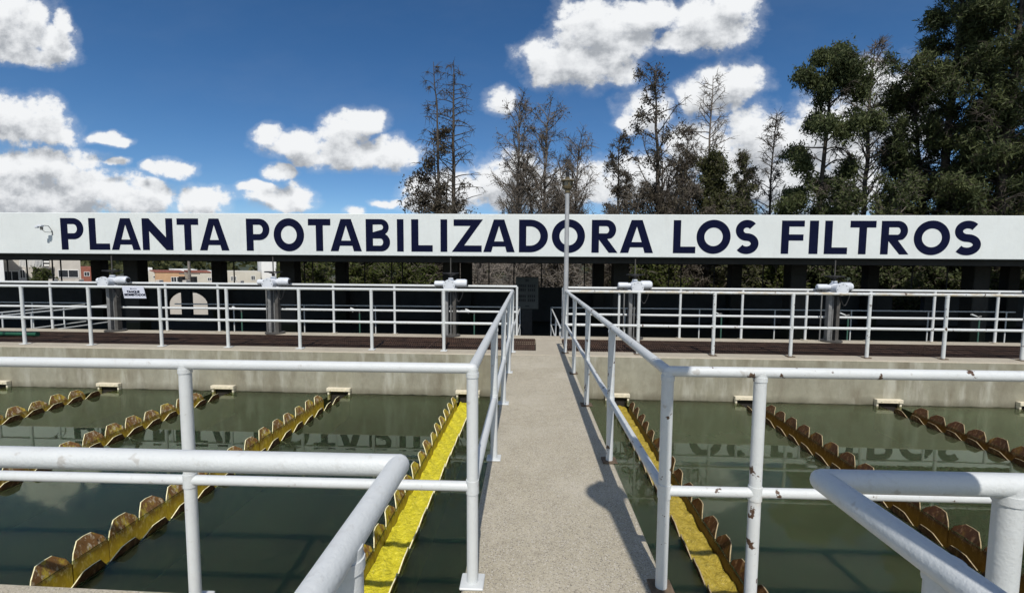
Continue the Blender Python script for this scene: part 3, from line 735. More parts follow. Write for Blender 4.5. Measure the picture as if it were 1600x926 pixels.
# lamp posts
def lamp_post(loc, label, box=False):
    r = thing('lamp_post', loc, label, 'lamp post', 'slim grey lamp posts')
    MB().tube([(0,0,.0),(0,0,.9),(0,0,.905),(0,0,3.06)], [.062,.062,.050,.042], 20).build('pole', M['pole'], r, True, True)
    MB().bbox(-.1,.1,-.1,.1,.002,.02,.004).build('base_plate', M['pole'], r, False, True)
    b = MB().tube([(0,0,3.0),(0,0,3.08)], .055, 16); b.tube([(0,0,3.08),(0,0,3.11),(0,0,3.14)], [.085,.10,.105], 18); b.build('lantern_collar', M['lamp_ochre'], r, True, True)
    MB().tube([(0,0,3.142),(0,0,3.235)], [.07,.085], 8).build('lantern_glass', M['lamp_glass'], r, False, True)
    b = MB().tube([(0,0,3.237),(0,0,3.26),(0,0,3.285)], [.142,.138,.06], 20)
    for k in range(4): a = k*PI/2+.2; b.tube([(.09*math.cos(a),.09*math.sin(a),3.12),(.10*math.cos(a),.10*math.sin(a),3.238)], .018, 8)
    b.build('lantern_cap', M['lamp_ochre'], r, True, True)
    b = MB().tube([(0,0,3.28),(0,0,3.32)], .045, 14); b.build('socket', M['lamp_ochre'], r, True, True)
    MB().tube([(0,0,3.32),(0,0,3.42)], .036, 14).build('photocell', M['black'], r, True, True)
    if box: MB().bbox(.04,.32,-.08,.07,1.70,2.0,.02).build('shadow_box', M['cab'], r, False, True)  # unseen box added to cast shade on the near right railing corner
    return r
lamp_post((.797, 9.70, 0), 'slim grey lamp post with a small ochre lantern standing at the end of the walkway')
lamp_post((.770, .41, 0), 'slim grey lamp post with an added shadow-casting box behind the near right railing', True)

# little sign hung on the front railing
TY = rot(-7.1, 8.08)[1]-.045
r = thing('tank_sign', (-7.13, TY, .89), 'small pale sign plate reading TANQUE SEDIMENTADOR hung on the front railing', 'sign')
pl = MB().add([(-7.36,TY,1.10),(-6.96,TY,1.10),(-6.905,TY-.01,.885),(-7.315,TY-.01,.885),(-7.36,TY+.006,1.10),(-6.96,TY+.006,1.10),(-6.905,TY-.004,.885),(-7.315,TY-.004,.885)],
              [(0,3,2,1),(4,5,6,7),(0,1,5,4),(1,2,6,5),(2,3,7,6),(3,0,4,7)]).build('plate', M['plate'], r)
def text_mesh(s, size, x, y, z, parent, shear=0):
    cu = bpy.data.curves.new('lettering', 'FONT'); cu.body = s; cu.size = size; cu.align_x = 'CENTER'; cu.extrude = .001; cu.offset = .0018
    tmp = bpy.data.objects.new('tmp', cu); COL.objects.link(tmp); dg = bpy.context.evaluated_depsgraph_get()
    me = bpy.data.meshes.new_from_object(tmp.evaluated_get(dg)); bpy.data.objects.remove(tmp)
    off = ROOTLOC[parent.name]; me.transform(Matrix.Translation(Vector((x, y, z))-off) @ Matrix.Rotation(PI/2, 4, 'X'))
    me.materials.clear(); me.materials.append(M['navy']); o = bpy.data.objects.new('lettering', me); COL.objects.link(o); o.parent = parent; return o
text_mesh('TANQUE', .058, -7.145, TY-.0105, .985, pl); text_mesh('SEDIMENTADOR', .053, -7.115, TY-.0115, .932, pl)
b = MB().box(-7.20,-7.175,TY-.006,TY-.004,1.050,1.068); b.box(-7.165,-7.08,TY-.006,TY-.004,1.055,1.061); b.build('logo', M['navy'], pl)
for x in (-7.33, -6.99): MB().torus((x, TY+.04, 1.085), .037, .004, 14, 6).build('hanger', M['steel'], r)

# green hose on the left grating
hx, hy = rot(-10.3, 8.92); r_pts = [(-14, hy+.10, .045), (-12.5, hy+.05, .045), (-11.4, hy, .045), (hx, hy, .045)]
r = thing('green_hose', (-11.4, hy, 0), 'green hose lying on the grating at the left edge of the photo', 'hose')
MB().tube(r_pts, .043, 14).build('hose_body', M['hose'], r, True)
MB().tube([(hx-.01, hy, .045), (hx+.10, hy, .045)], .05, 14).build('coupling', M['hose'], r, True)

# ------------------------------------------------------------------ trees
def tubes_np(paths, sides):
    V = []; Fc = []; o = 0
    ang = np.arange(sides)*2*PI/sides; ca, sa = np.cos(ang), np.sin(ang)
    for pts, rad in paths:
        m = len(pts); t = np.empty_like(pts); t[1:-1] = pts[2:]-pts[:-2]; t[0] = pts[1]-pts[0]; t[-1] = pts[-1]-pts[-2]
        t /= (np.linalg.norm(t, axis=1, keepdims=True)+1e-9)
        ref = np.array([1., 0, 0]) if abs(t[0, 2]) > .8 else np.array([0, 0, 1.])
        a = ref - t*(t@ref)[:, None]; a /= (np.linalg.norm(a, axis=1, keepdims=True)+1e-9); bb = np.cross(t, a)
        ring = pts[:, None, :] + (a[:, None, :]*ca[None, :, None] + bb[:, None, :]*sa[None, :, None])*rad[:, None, None]
        V.append(ring.reshape(-1, 3))
        i = np.arange(m-1)[:, None]*sides; k = np.arange(sides)[None, :]; k2 = (k+1) % sides
        Fc.append(np.stack([i+k, i+k2, i+sides+k2, i+sides+k], -1).reshape(-1, 4)+o); o += m*sides
    return (np.concatenate(V), np.concatenate(Fc)) if V else (np.zeros((0, 3)), np.zeros((0, 4), int))
def mesh_np(name, V, Fq, mats, mi=None):
    me = bpy.data.meshes.new(name); me.vertices.add(len(V)); me.vertices.foreach_set('co', V.astype(np.float32).ravel())
    me.loops.add(Fq.size); me.loops.foreach_set('vertex_index', Fq.ravel().astype(np.int32))
    me.polygons.add(len(Fq)); me.polygons.foreach_set('loop_start', np.arange(0, Fq.size, 4, dtype=np.int32)); me.polygons.foreach_set('loop_total', np.full(len(Fq), 4, dtype=np.int32))
    for m in mats: me.materials.append(m)
    if mi is not None: me.polygons.foreach_set('material_index', mi.astype(np.int32))
    me.update(calc_edges=True); return me
def unit(v): return v/(np.linalg.norm(v)+1e-9)
def tree(name, base, H, label, cat, group, seed, bark, leaf, r0=.16, lean=(0, 0), t0=.12, nl=40, lmax=2.4, ltop=.35, lp=.8, el0=20, el1=55, curve=.0, nsub=5, subl=.45, ntw=3, twl=.45,
         leaves=3, lsize=.13, lasp=1.8, droop=.25, leaf_t=(0, 1), leafp=1.0, clump=0.0, wob=.02, forks=0, bare=0.0, side=None):
    g = np.random.default_rng(seed)
    r = thing(name, base, label, cat, group)
    trunk = []; twigs = []; lc = []
    def path(s, d, Ln, n, up, w):
        pts = [s]; d = unit(d); st = Ln/n
        for i in range(n):
            d = unit(d + np.array([0, 0, up/n]) + g.normal(0, w, 3)); pts.append(pts[-1]+d*st)
        return np.array(pts)
    stems = []
    def stem(b0, Ht, rr, ln):
        m = 14; z = np.linspace(0, 1, m)
        wx = np.cumsum(g.normal(0, wob, m))*Ht/m*3; wy_ = np.cumsum(g.normal(0, wob, m))*Ht/m*3
        P = np.stack([b0[0]+ln[0]*z**1.3*Ht+wx*z, b0[1]+ln[1]*z*Ht+wy_*z, b0[2]+z*Ht], 1)
        R = rr*(1-z)**.8*1.0+.018; trunk.append((P, R)); stems.append((P, Ht, rr))
    stem(np.zeros(3), H, r0, lean)
    for k in range(forks):
        a = g.uniform(0, 2*PI); q = g.uniform(.55, .88)
        stem(np.array([math.cos(a)*.15, math.sin(a)*.15, 0]), H*q, r0*.7, (lean[0]+g.uniform(-.13, .13), lean[1]+g.uniform(-.1, .1)))
    for si, (P, Ht, rr) in enumerate(stems):
        n_l = nl if si == 0 else int(nl*.6)
        for i in range(n_l):
            t = t0+(1-t0)*((i+g.random())/n_l)**.9*.985
            f = t*(len(P)-1); k = min(int(f), len(P)-2); s = P[k]*(1-f+k)+P[k+1]*(f-k)
            az = i*2.4+g.normal(0, .5)
            if side is not None and g.random() < .6: az = side+g.normal(0, .7)
            el = math.radians(el0+(el1-el0)*t+g.normal(0, 9))
            Ln = (ltop+(lmax-ltop)*(1-t)**lp)*g.uniform(.55, 1.15)
            d = np.array([math.cos(az)*math.cos(el), math.sin(az)*math.cos(el), math.sin(el)])
            lp_ = path(s, d, Ln, 6, curve, .10)
            rb = min(.06, .016+Ln*.014); trunk.append((lp_, rb*np.linspace(1, .35, 7)))
            if g.random() < bare: ns = max(1, nsub//2); lf = False
            else: ns = nsub; lf = leaf_t[0] <= t <= leaf_t[1]
            ck = g.random() < leafp
            for j in range(ns):
                u = g.uniform(.25, 1); q = u*6; kk = min(int(q), 5); s2 = lp_[kk]*(1-q+kk)+lp_[kk+1]*(q-kk)
                d2 = unit(unit(lp_[kk+1]-lp_[kk])+g.normal(0, .55, 3)); L2 = Ln*subl*g.uniform(.5, 1.1)*(1.1-.5*u)
                sp_ = path(s2, d2, L2, 4, curve*.8-droop*.6, .12); twigs.append((sp_, np.linspace(.022, .011, 5)))
                for w in range(ntw):
                    u2 = g.uniform(.3, 1); q2 = u2*4; k3 = min(int(q2), 3); s3 = sp_[k3]*(1-q2+k3)+sp_[k3+1]*(q2-k3)
                    d3 = unit(unit(sp_[k3+1]-sp_[k3])*.7+g.normal(0, .6, 3)); L3 = twl*g.uniform(.5, 1.2)
                    tp = path(s3, d3, L3, 3, -droop, .15); twigs.append((tp, np.linspace(.014, .007, 4)))
                    if lf and ck and leaves:
                        c = tp[g.integers(0, 4, leaves)]+g.normal(0, .07+clump, (leaves, 3)); c[:, 2] -= g.random(leaves)*droop*.5
                        lc.append(c)
    V, Fq = tubes_np(trunk, 7); o = bpy.data.objects.new('trunk', mesh_np('trunk', V, Fq, [M[bark]])); COL.objects.link(o); o.parent = r
    Vt, Ft = tubes_np(twigs, 3); mi = np.zeros(len(Ft))
    if lc:
        C = np.concatenate(lc); n = len(C)
        a = g.normal(0, 1, (n, 3)); a[:, 2] -= .8*droop*2; a /= np.linalg.norm(a, axis=1, keepdims=True)
        b_ = np.cross(a, g.normal(0, 1, (n, 3))); b_ /= np.linalg.norm(b_, axis=1, keepdims=True)
        sz = lsize*g.uniform(.6, 1.35, (n, 1)); a = a*sz*lasp*.5; b_ = b_*sz*.5/lasp**.3
        Vl = np.stack([C-a, C-a*.1+b_, C+a, C-a*.1-b_], 1).reshape(-1, 3); Fl = np.arange(n*4).reshape(-1, 4)+len(Vt)
        Vt = np.concatenate([Vt, Vl]); Ft = np.concatenate([Ft, Fl]); mi = np.concatenate([mi, np.ones(n)])
    o = bpy.data.objects.new('crown', mesh_np('crown', Vt, Ft, [M[bark], M[leaf]], mi)); COL.objects.link(o); o.parent = r
    return r
TB = -3.1
def tr(px, top, Y, **kw):
    p = at(px, top, Y); kw2 = dict(kw); nm = kw2.pop('name', 'conifer_tree')
    return tree(nm, (at(px, 400, Y).x, Y, TB), p.z-TB, kw2.pop('label'), kw2.pop('cat', 'tree'), kw2.pop('group', 'trees behind the filter building'), **kw2)
# half dead conifers in the middle
tr(708, 97, 34, label='tall dead conifer with a bare pointed spire, leftmost of the trees', seed=11, bark='bark_dark', leaf='lf_dry', r0=.22, nl=100, lmax=3.4, ltop=.7, lp=.75, el0=48, el1=12, curve=-.55, nsub=4, subl=.4, ntw=3, leaves=5, leafp=.45, leaf_t=(.12, .55), lsize=.10, bare=.4, wob=.012, t0=.2)
tr(690, 96, 33, label='thin leaning conifer with drooping tufts beside the bare spire', seed=12, bark='bark_dark', leaf='lf_dry', r0=.15, lean=(-.03, 0), nl=46, lmax=3.6, ltop=.3, lp=.9, el0=58, el1=35, curve=-.5, nsub=6, ntw=4, leaves=11, leafp=.42, leaf_t=(.15, .88), lsize=.11, droop=.5, clump=.09, bare=.35, wob=.02, side=PI, forks=2)
tr(805, 160, 35, label='dry twiggy tree with two thin stems left of the lamp post', seed=13, bark='bark', leaf='lf_dry', r0=.17, nl=58, lmax=4.6, ltop=.9, el0=50, el1=55, curve=.05, nsub=5, ntw=6, leaves=2, leafp=.5, lsize=.075, forks=2, twl=.6)
tr(850, 172, 36, label='dry twiggy tree with a rounded top and many upright stems behind the lamp post', seed=14, bark='bark', leaf='lf_dry', r0=.17, lean=(.01, 0), nl=56, lmax=4.3, ltop=1.4, el0=55, el1=48, curve=.05, nsub=5, ntw=6, leaves=2, leafp=.45, lsize=.075, forks=4, twl=.6)
tr(893, 228, 37, label='low dry tree with fine fan-shaped twigs just right of the lamp post', seed=15, bark='bark', leaf='lf_dry', r0=.12, lean=(.03, 0), nl=52, lmax=4.4, ltop=1.4, el0=48, el1=58, curve=.15, nsub=6, ntw=7, leaves=1, leafp=.4, lsize=.07, forks=2, twl=.65)
tr(962, 212, 34, label='slim dry tree left of the branching tall tree', seed=16, bark='bark_dark', leaf='lf_dry', r0=.14, nl=42, lmax=3.0, ltop=.6, el0=44, el1=40, curve=-.1, nsub=6, ntw=6, leaves=4, leafp=.7, lsize=.09, forks=1)
tr(1030, 100, 33, label='tall branching half-dead tree with small tufts right of the lamp post', seed=17, bark='bark_dark', leaf='lf_dry', r0=.22, lean=(-.005, 0), nl=34, lmax=4.4, ltop=1.0, lp=.7, el0=58, el1=48, curve=.1, nsub=5, ntw=5, leaves=9, leafp=.35, lsize=.10, forks=4, droop=.4, clump=.07)
tr(1062, 200, 36, label='brown twiggy tree between the branching tree and the bare conifer', seed=18, bark='bark', leaf='lf_dry', r0=.14, nl=46, lmax=3.6, ltop=.6, el0=48, el1=50, nsub=6, ntw=6, leaves=3, leafp=.7, lsize=.09, forks=2, twl=.55)
tr(1102, 120, 35, label='bare pointed conifer above the green bushy tree', seed=19, bark='bark', leaf='lf_dry', r0=.15, nl=80, lmax=4.0, ltop=.5, lp=.75, el0=25, el1=22, curve=.4, nsub=4, ntw=4, leaves=0, twl=.5)
tr(1108, 255, 32, label='green bushy tree below the bare pointed conifer', seed=20, bark='bark', leaf='lf_olive', r0=.13, nl=60, lmax=2.3, ltop=.9, el0=25, el1=55, nsub=8, ntw=6, leaves=11, lsize=.095, clump=.06)
tr(1160, 240, 35, label='olive green tree between the bare conifer and the thin dead tree', seed=21, bark='bark', leaf='lf_olive', r0=.13, nl=54, lmax=2.8, ltop=.6, el0=40, el1=50, nsub=7, ntw=6, leaves=5, leafp=.75, lsize=.09, forks=2)
tr(1200, 178, 33, label='thin dead tree with sparse side twigs left of the drooping green tree', seed=22, bark='bark_dark', leaf='lf_dry', r0=.11, nl=66, lmax=2.8, ltop=.35, lp=.8, el0=30, el1=35, curve=.2, nsub=5, ntw=4, leaves=2, leafp=.3, lsize=.085, wob=.015)
tr(1276, 72, 28, label='dark green tree with heavy drooping clumps of foliage', seed=23, bark='bark_dark', leaf='lf_dark', r0=.20, lean=(.005, 0), nl=40, lmax=2.9, ltop=1.25, lp=.5, el0=12, el1=40, curve=-.5, nsub=8, subl=.5, ntw=8, twl=.4, leaves=28, leafp=.74, lsize=.085, lasp=2.6, droop=.75, clump=.09, t0=.2, wob=.02)
tr(1345, 64, 30, label='tall bare grey conifer between the drooping tree and the big dark trees', seed=24, bark='bark', leaf='lf_dry', r0=.19, nl=90, lmax=3.4, ltop=.45, lp=.7, el0=40, el1=45, curve=.35, nsub=5, ntw=5, leaves=0, twl=.5)
big = dict(r0=.30, lp=.5, el0=8, el1=42, curve=.22, nsub=9, subl=.42, ntw=7, twl=.5, lasp=3.3, droop=.4, clump=.05)
tr(1468, -85, 27, label='huge dark feathery conifer, left one of the three on the right', seed=25, bark='bark_dark', leaf='lf_dark', nl=76, lmax=3.9, ltop=1.5, leaves=14, leafp=.76, lsize=.085, forks=1, **big)
tr(1550, -120, 25, label='huge dark feathery conifer, middle one of the three on the right', seed=26, bark='bark_dark', leaf='lf_dark', nl=76, lmax=3.8, ltop=1.6, leaves=14, leafp=.78, lsize=.08, forks=1, **big)
tr(1645, -60, 29, label='huge dark feathery conifer at the right edge of the photo', seed=27, bark='bark_dark', leaf='lf_olive', nl=74, lmax=4.2, ltop=1.5, leaves=15, leafp=.85, lsize=.095, **big)
tr(1400, 225, 29, label='dark lower conifer filling the gap under the tall bare grey one', seed=28, bark='bark_dark', leaf='lf_dark', r0=.15, nl=40, lmax=2.3, ltop=.4, lp=.8, el0=15, el1=40, curve=.1, nsub=7, ntw=5, leaves=12, leafp=.55, lsize=.08, lasp=2.4, droop=.4)
# undergrowth seen through the building and above the fascia
def bush(px, top, Y, label, seed, leaf, bark='bark', **kw):
    d = dict(r0=.06, nl=30, lmax=2.6, ltop=1.2, lp=.6, el0=25, el1=65, nsub=6, ntw=5, leaves=5, lsize=.10, forks=4, wob=.04, t0=.05)
    d.update(kw); tr(px, top, Y, label=label, seed=seed, bark=bark, leaf=leaf, name='shrub', cat='shrub', group='shrubs behind the filter building', **d)
bush(480, 408, 30, 'green shrub seen under the roof left of the word POTABILIZADORA\'s B', 41, 'lf_green', leaves=9)
bush(560, 404, 29, 'green shrub seen under the roof below the letters BIL', 42, 'lf_green', leaves=9)
bush(640, 400, 30, 'pale green shrub seen under the roof left of the bare brush', 43, 'lf_green', leaves=8)
bush(700, 330, 32, 'leafy shrub at the foot of the tall dead conifer', 44, 'lf_dry', leaves=4)
bush(745, 385, 27, 'bare brush with pale twigs under the roof left of the cabinet', 45, 'lf_dry', 'bark_pale', leaves=0, nl=40)
bush(815, 380, 28, 'bare brush with pale twigs under the roof behind the cabinet', 46, 'lf_dry', 'bark_pale', leaves=0, nl=40)
bush(880, 380, 27, 'bare brush with pale crooked limbs behind the lamp post', 47, 'lf_dry', 'bark_pale', leaves=1, nl=40)
bush(955, 330, 30, 'brown brush above the fascia over the letters RA', 48, 'lf_dry', leaves=3)
bush(1000, 300, 31, 'brown brush above the fascia just left of the word LOS', 49, 'lf_dry', leaves=3)
bush(1020, 400, 27, 'bright green shrub under the roof right of the lamp post', 50, 'lf_green', leaves=8)
bush(1075, 300, 30, 'brown brush above the fascia over the word LOS', 51, 'lf_dry', leaves=4)
bush(1150, 325, 28, 'olive shrub above the fascia between the words LOS and FILTROS', 52, 'lf_olive', leaves=7)
bush(1215, 380, 27, 'olive shrub under the roof below the letter F', 53, 'lf_green', leaves=8)
bush(1300, 300, 26, 'dark shrub above the fascia over the letters IL', 54, 'lf_dark', leaves=9)
bush(1390, 310, 25, 'dark shrub above the fascia over the letter R', 55, 'lf_dark', leaves=9)
bush(1480, 330, 25, 'dark shrub above the fascia over the last letters', 56, 'lf_dark', leaves=9)
bush(1580, 330, 25, 'olive shrub above the fascia at the right edge', 57, 'lf_olive', leaves=9)
bush(65, 432, 36, 'small round shrub in front of the pale apartment block', 58, 'lf_green', leaves=9, lmax=1.4, ltop=.6)

# ------------------------------------------------------------------ the town on the left
def house(name, label, x0, x1, y0, depth, top, wall, wins, coping=None, base=-3.1, parapet=None):
    r = thing(name, ((x0+x1)/2, y0, base), label, 'building', 'town buildings seen under the roof')
    k = (y0+depth)/y0*1.015; xb0, xb1 = (x0*k, x1*k)
    slab([(x0, y0), (x1, y0), (xb1, y0+depth), (xb0, y0+depth)], base, top).build('wall', M[wall], r)
    if coping: slab([(x0-.08, y0-.08), (x1+.06, y0-.08), (xb1, y0+depth), (xb0-.08, y0+depth)], top+.003, top+.22).build('roof_coping', M[coping], r)
    for wx0, wx1, z0, z1 in wins:
        f = MB()
        f.box(wx0-.07, wx0, y0-.05, y0-.003, z0-.07, z1+.07); f.box(wx1, wx1+.07, y0-.05, y0-.003, z0-.07, z1+.07)
        f.box(wx0, wx1, y0-.05, y0-.003, z1, z1+.07); f.box(wx0, wx1, y0-.05, y0-.003, z0-.07, z0)
        xm = (wx0+wx1)/2; f.box(xm-.03, xm+.03, y0-.045, y0-.004, z0, z1)
        w = f.build('window', M['wallwhite'], r)
        MB().box(wx0, wx1, y0-.02, y0-.002, z0, z1).build('pane', M['glass'], w)
    return r
def wz(px0, px1, py0, py1, Y):
    a = at(px0, py0, Y); b_ = at(px1, py1, Y); return (min(a.x, b_.x), max(a.x, b_.x), min(a.z, b_.z), max(a.z, b_.z))
Y = 45
ap = house('apartment_block', 'pale apartment block with balconies and shutters at the left edge', at(-40,420,Y).x, at(126,420,Y).x, Y, 12, 5.4, 'wallpale',
      [wz(92,123,422,433,Y), wz(32,40,422,436,Y), wz(8,30,424,438,Y), wz(92,123,378,392,Y)])
# projecting balconies of the block
for (pa, pb, pya, pyb) in ((30, 66, 406, 417), (30, 66, 434, 446)):
    x0, x1, z0, z1 = wz(pa, pb, pya, pyb, Y-1.2)
    b = MB().box(x0, x1, Y-1.2, Y-.003, z0-.16, z0); bal = b.build('balcony', M['wallpale'], ap)
    b = MB().box(x0, x1, Y-1.19, Y-1.13, z1-.06, z1)
    n = 16
    for i in range(n+1): x = x0+(x1-x0)*i/n; b.box(x-.03, x+.03, Y-1.18, Y-1.14, z0, z1-.061)
    b.build('balustrade', M['wallwhite'], bal)
    b = MB().box(x0+.3, x1-.5, Y-.03, Y-.004, z0+.1, z0+2.1 if pya > 420 else z0+.9); b.build('balcony_door', M['glass'], bal)
x0, x1, z0, z1 = wz(69, 80, 405, 446, Y)
b = MB()
for i in range(8): z = z0+(z1-z0)*i/8; b.box(x0, x1, Y-.06, Y-.003, z, z+(z1-z0)/16)
b.build('louvre', M['wallwhite'], ap)
tag(house('house', 'white house sliver at the far left edge of the photo', at(-60,420,38).x, at(6,420,38).x, 38, 6, 3.2, 'wallwhite', []))
Y = 78
house('house', 'brick red house beyond the pale apartment block', at(126,420,88).x, at(150,420,88).x, 88, 8, at(0,416,88).z, 'rooftile', [wz(132,140,425,431,88)])
house('house', 'cream house left of the orange house', at(221,430,Y).x, at(249.5,430,Y).x, Y, 9, at(230,425,Y).z, 'wallcream', [wz(240,244.5,431,434,Y)])
house('house', 'orange house with a red coping seen under the roof', at(250,430,Y).x, at(295,430,Y).x, Y-1, 9, at(270,425.5,Y).z, 'walltan', [wz(268,276,433,440,Y-1), wz(277,285,433,440,Y-1)], 'rooftile')
house('house', 'pale cream house with a red coping right of the orange house', at(296,430,Y).x, at(330,430,Y).x, Y, 9, at(310,426,Y).z, 'wallcream', [wz(325,330,434,438,Y)], 'rooftile')
house('house', 'long low cream house with three small windows', at(350,430,70).x, at(407,430,70).x, 70, 8, at(380,424.5,70).z, 'wallcream', [wz(361,364.5,432,438,70), wz(366,369,432,438,70), wz(393,398.5,431,437,70)])
house('house', 'tall white house block behind the second actuator', at(409,430,74).x, at(432,430,74).x, 74, 8, at(420,409,74).z, 'wallwhite', [])
house('house', 'flat white house roof above the orange house', at(272,420,105).x, at(308,420,105).x, 105, 8, at(290,421,105).z, 'wallwhite', [])
house('house', 'white house high on the slope behind the cream house', at(229,420,120).x, at(238,420,120).x, 120, 6, at(230,418,120).z, 'wallwhite', [])
house('house', 'white house right of the flat white roof', at(320,420,110).x, at(335,420,110).x, 110, 6, at(330,423,110).z, 'wallwhite', [])
yw = thing('yard_wall', (-22, 31, -3.1), 'low pale yard wall seen through the arched opening', 'wall')
MB().bbox(-34, -17.5, 31, 31.3, -3.1, -.75, .02).build('wall_body', M['wallpale'], yw)
b = MB()
for k in range(9): x = -33+1.9*k; b.bbox(x-.14, x+.14, 30.95, 31.35, -.748, .15, .02)
b.build('wall_pillars', M['wallpale'], yw)
# utility pole
p = at(296, 430, 52)
r = thing('utility_pole', (p.x, 52, -3.1), 'utility pole with transformers in front of the orange house', 'utility pole')
zt = at(296, 404, 52).z
MB().tube([(p.x,52,-3.1),(p.x,52,zt)], [.2,.13], 12).build('pole', M['bark_pale'], r, True)
zc = at(296, 438, 52).z
for dx in (-.75, .65): 
    b = MB().tube([(p.x+dx,51.8,zc-.4),(p.x+dx,51.8,zc+.45)], .32, 14); b.build('transformer', M['cabdark'], r, True)
MB().box(p.x-1.2,p.x+1.2,51.95,52.05,zc+.7,zc+.82).build('crossarm', M['bark_pale'], r)
# hill and far-off wood
g = np.random.default_rng(3)
nx, ny = 70, 26; vs = []; fs = []
def hz(x, y):
    e = max(0, min(1, (y-130)/260)); return -3.3 + e*(11+5*math.sin(x*.011+1)+3*math.sin(x*.031)+2*math.sin(y*.02))*(1.0 if x < 100 else max(.3, 1-(x-100)/300))
for j in range(ny):
    for i in range(nx):
        x = -700+1300*i/(nx-1); y = 130+600*j/(ny-1); vs.append((x, y, hz(x, y)))
for j in range(ny-1):
    for i in range(nx-1): fs.append((j*nx+i, j*nx+i+1, (j+1)*nx+i+1, (j+1)*nx+i))
struct('hill', MB().add(vs, fs), M['hill'], True)
C = []
for k in range(1500):
    x = g.uniform(-420, 200); y = g.uniform(118, 420); z = hz(x, y); s = g.uniform(1.6, 3.6)
    q = g.normal(0, 1, (26, 3)); q /= np.linalg.norm(q, axis=1, keepdims=True); C.append(np.array([x, y, max(z, -3.2)+s*.8])+q*np.array([s, s, s*.9])*g.uniform(.7, 1, (26, 1)))
C = np.concatenate(C); n = len(C); a = g.normal(0, 1, (n, 3)); a /= np.linalg.norm(a, axis=1, keepdims=True); b_ = np.cross(a, g.normal(0, 1, (n, 3))); b_ /= np.linalg.norm(b_, axis=1, keepdims=True)
a *= 1.0; b_ *= .8
V = np.stack([C-a, C+b_, C+a, C-b_], 1).reshape(-1, 3)
o = bpy.data.objects.new('far_wood', mesh_np('far_wood', V, np.arange(n*4).reshape(-1, 4), [M['lf_olive']])); COL.objects.link(o)
tag(o, 'dark green wood covering the far hillside under the roof', 'wood', None, 'stuff')

# ------------------------------------------------------------------ sky, clouds, sun
TO_SUN = Vector((.066, -.839, 1.0)).normalized()
EL = math.asin(TO_SUN.z); AZ = math.atan2(TO_SUN.x, TO_SUN.y)
sun = bpy.data.lights.new('sun', 'SUN'); sun.energy = 3.9; sun.angle = math.radians(.53); sun.color = (1, .955, .89)
so = bpy.data.objects.new('sun', sun); COL.objects.link(so); so.rotation_euler = (-TO_SUN).to_track_quat('-Z', 'Y').to_euler(); so.location = (3, -20, 30)
W = bpy.data.worlds.new('World'); SC.world = W; W.use_nodes = True; nt = W.node_tree; nt.nodes.clear()
out = nt.nodes.new('ShaderNodeOutputWorld'); bg = nt.nodes.new('ShaderNodeBackground'); bg.inputs['Strength'].default_value = .10
sky = nt.nodes.new('ShaderNodeTexSky'); sky.sky_type = 'NISHITA'; sky.sun_disc = False; sky.sun_elevation = EL; sky.sun_rotation = AZ
sky.altitude = 1800; sky.air_density = .92; sky.dust_density = .0; sky.ozone_density = 3.0
tc = nt.nodes.new('ShaderNodeTexCoord')
sep = nt.nodes.new('ShaderNodeSeparateXYZ'); L(nt, tc.outputs['Generated'], sep.inputs[0])
def math_(op, a, b_=None, c=None, clamp=False):
    m = nt.nodes.new('ShaderNodeMath'); m.operation = op; m.use_clamp = clamp
    for i, v in enumerate((a, b_, c)):
        if v is None: continue
        if isinstance(v, (int, float)): m.inputs[i].default_value = v
        else: L(nt, v, m.inputs[i])
    return m.outputs[0]
den = math_('MAXIMUM', sep.outputs[1], .02)
uu = math_('DIVIDE', sep.outputs[0], den); vv = math_('DIVIDE', sep.outputs[2], den)
cmb = nt.nodes.new('ShaderNodeCombineXYZ'); L(nt, uu, cmb.inputs[0]); L(nt, vv, cmb.inputs[1])
BL = [(888,96,80,46),(935,45,74,46),(1012,22,52,30),(856,108,44,34),(955,100,48,32),(985,62,40,32),
      (1110,35,78,42),(1142,14,50,34),(1062,66,38,18),(1142,130,56,38),(1102,152,48,32),(1008,172,46,34),(985,192,26,20),
      (1190,222,66,54),(1100,232,75,46),(1232,285,70,60),(1010,285,110,44),(1360,130,46,48),(1405,180,70,80),(1300,220,80,70),(1310,290,90,60),(1160,290,80,50),(930,285,40,40),
      (782,156,28,22),(540,208,48,40),(470,226,72,26),(600,240,66,26),(566,192,40,26),(420,212,28,20),(540,240,100,26),
      (435,270,30,17),(440,312,62,19),(408,298,38,13),(466,302,30,19),(266,265,42,17),(235,262,22,11),(166,214,40,11),(190,220,24,8),(182,251,24,9),
      (25,40,72,56),(86,66,38,36),(50,88,70,20),(96,40,16,24),(38,190,82,42),(10,172,50,30),(85,212,42,24),(60,262,112,36),(100,300,160,42),(210,312,84,30),(322,316,52,28),(-10,310,170,52),(230,300,44,24),
      (604,315,34,8),(553,329,16,8),(700,300,70,40),(800,285,70,50),(860,300,70,40),(660,320,40,14)]
def uv(px, py): q = at(px, py, 1.0); return q.x, q.z-EYE
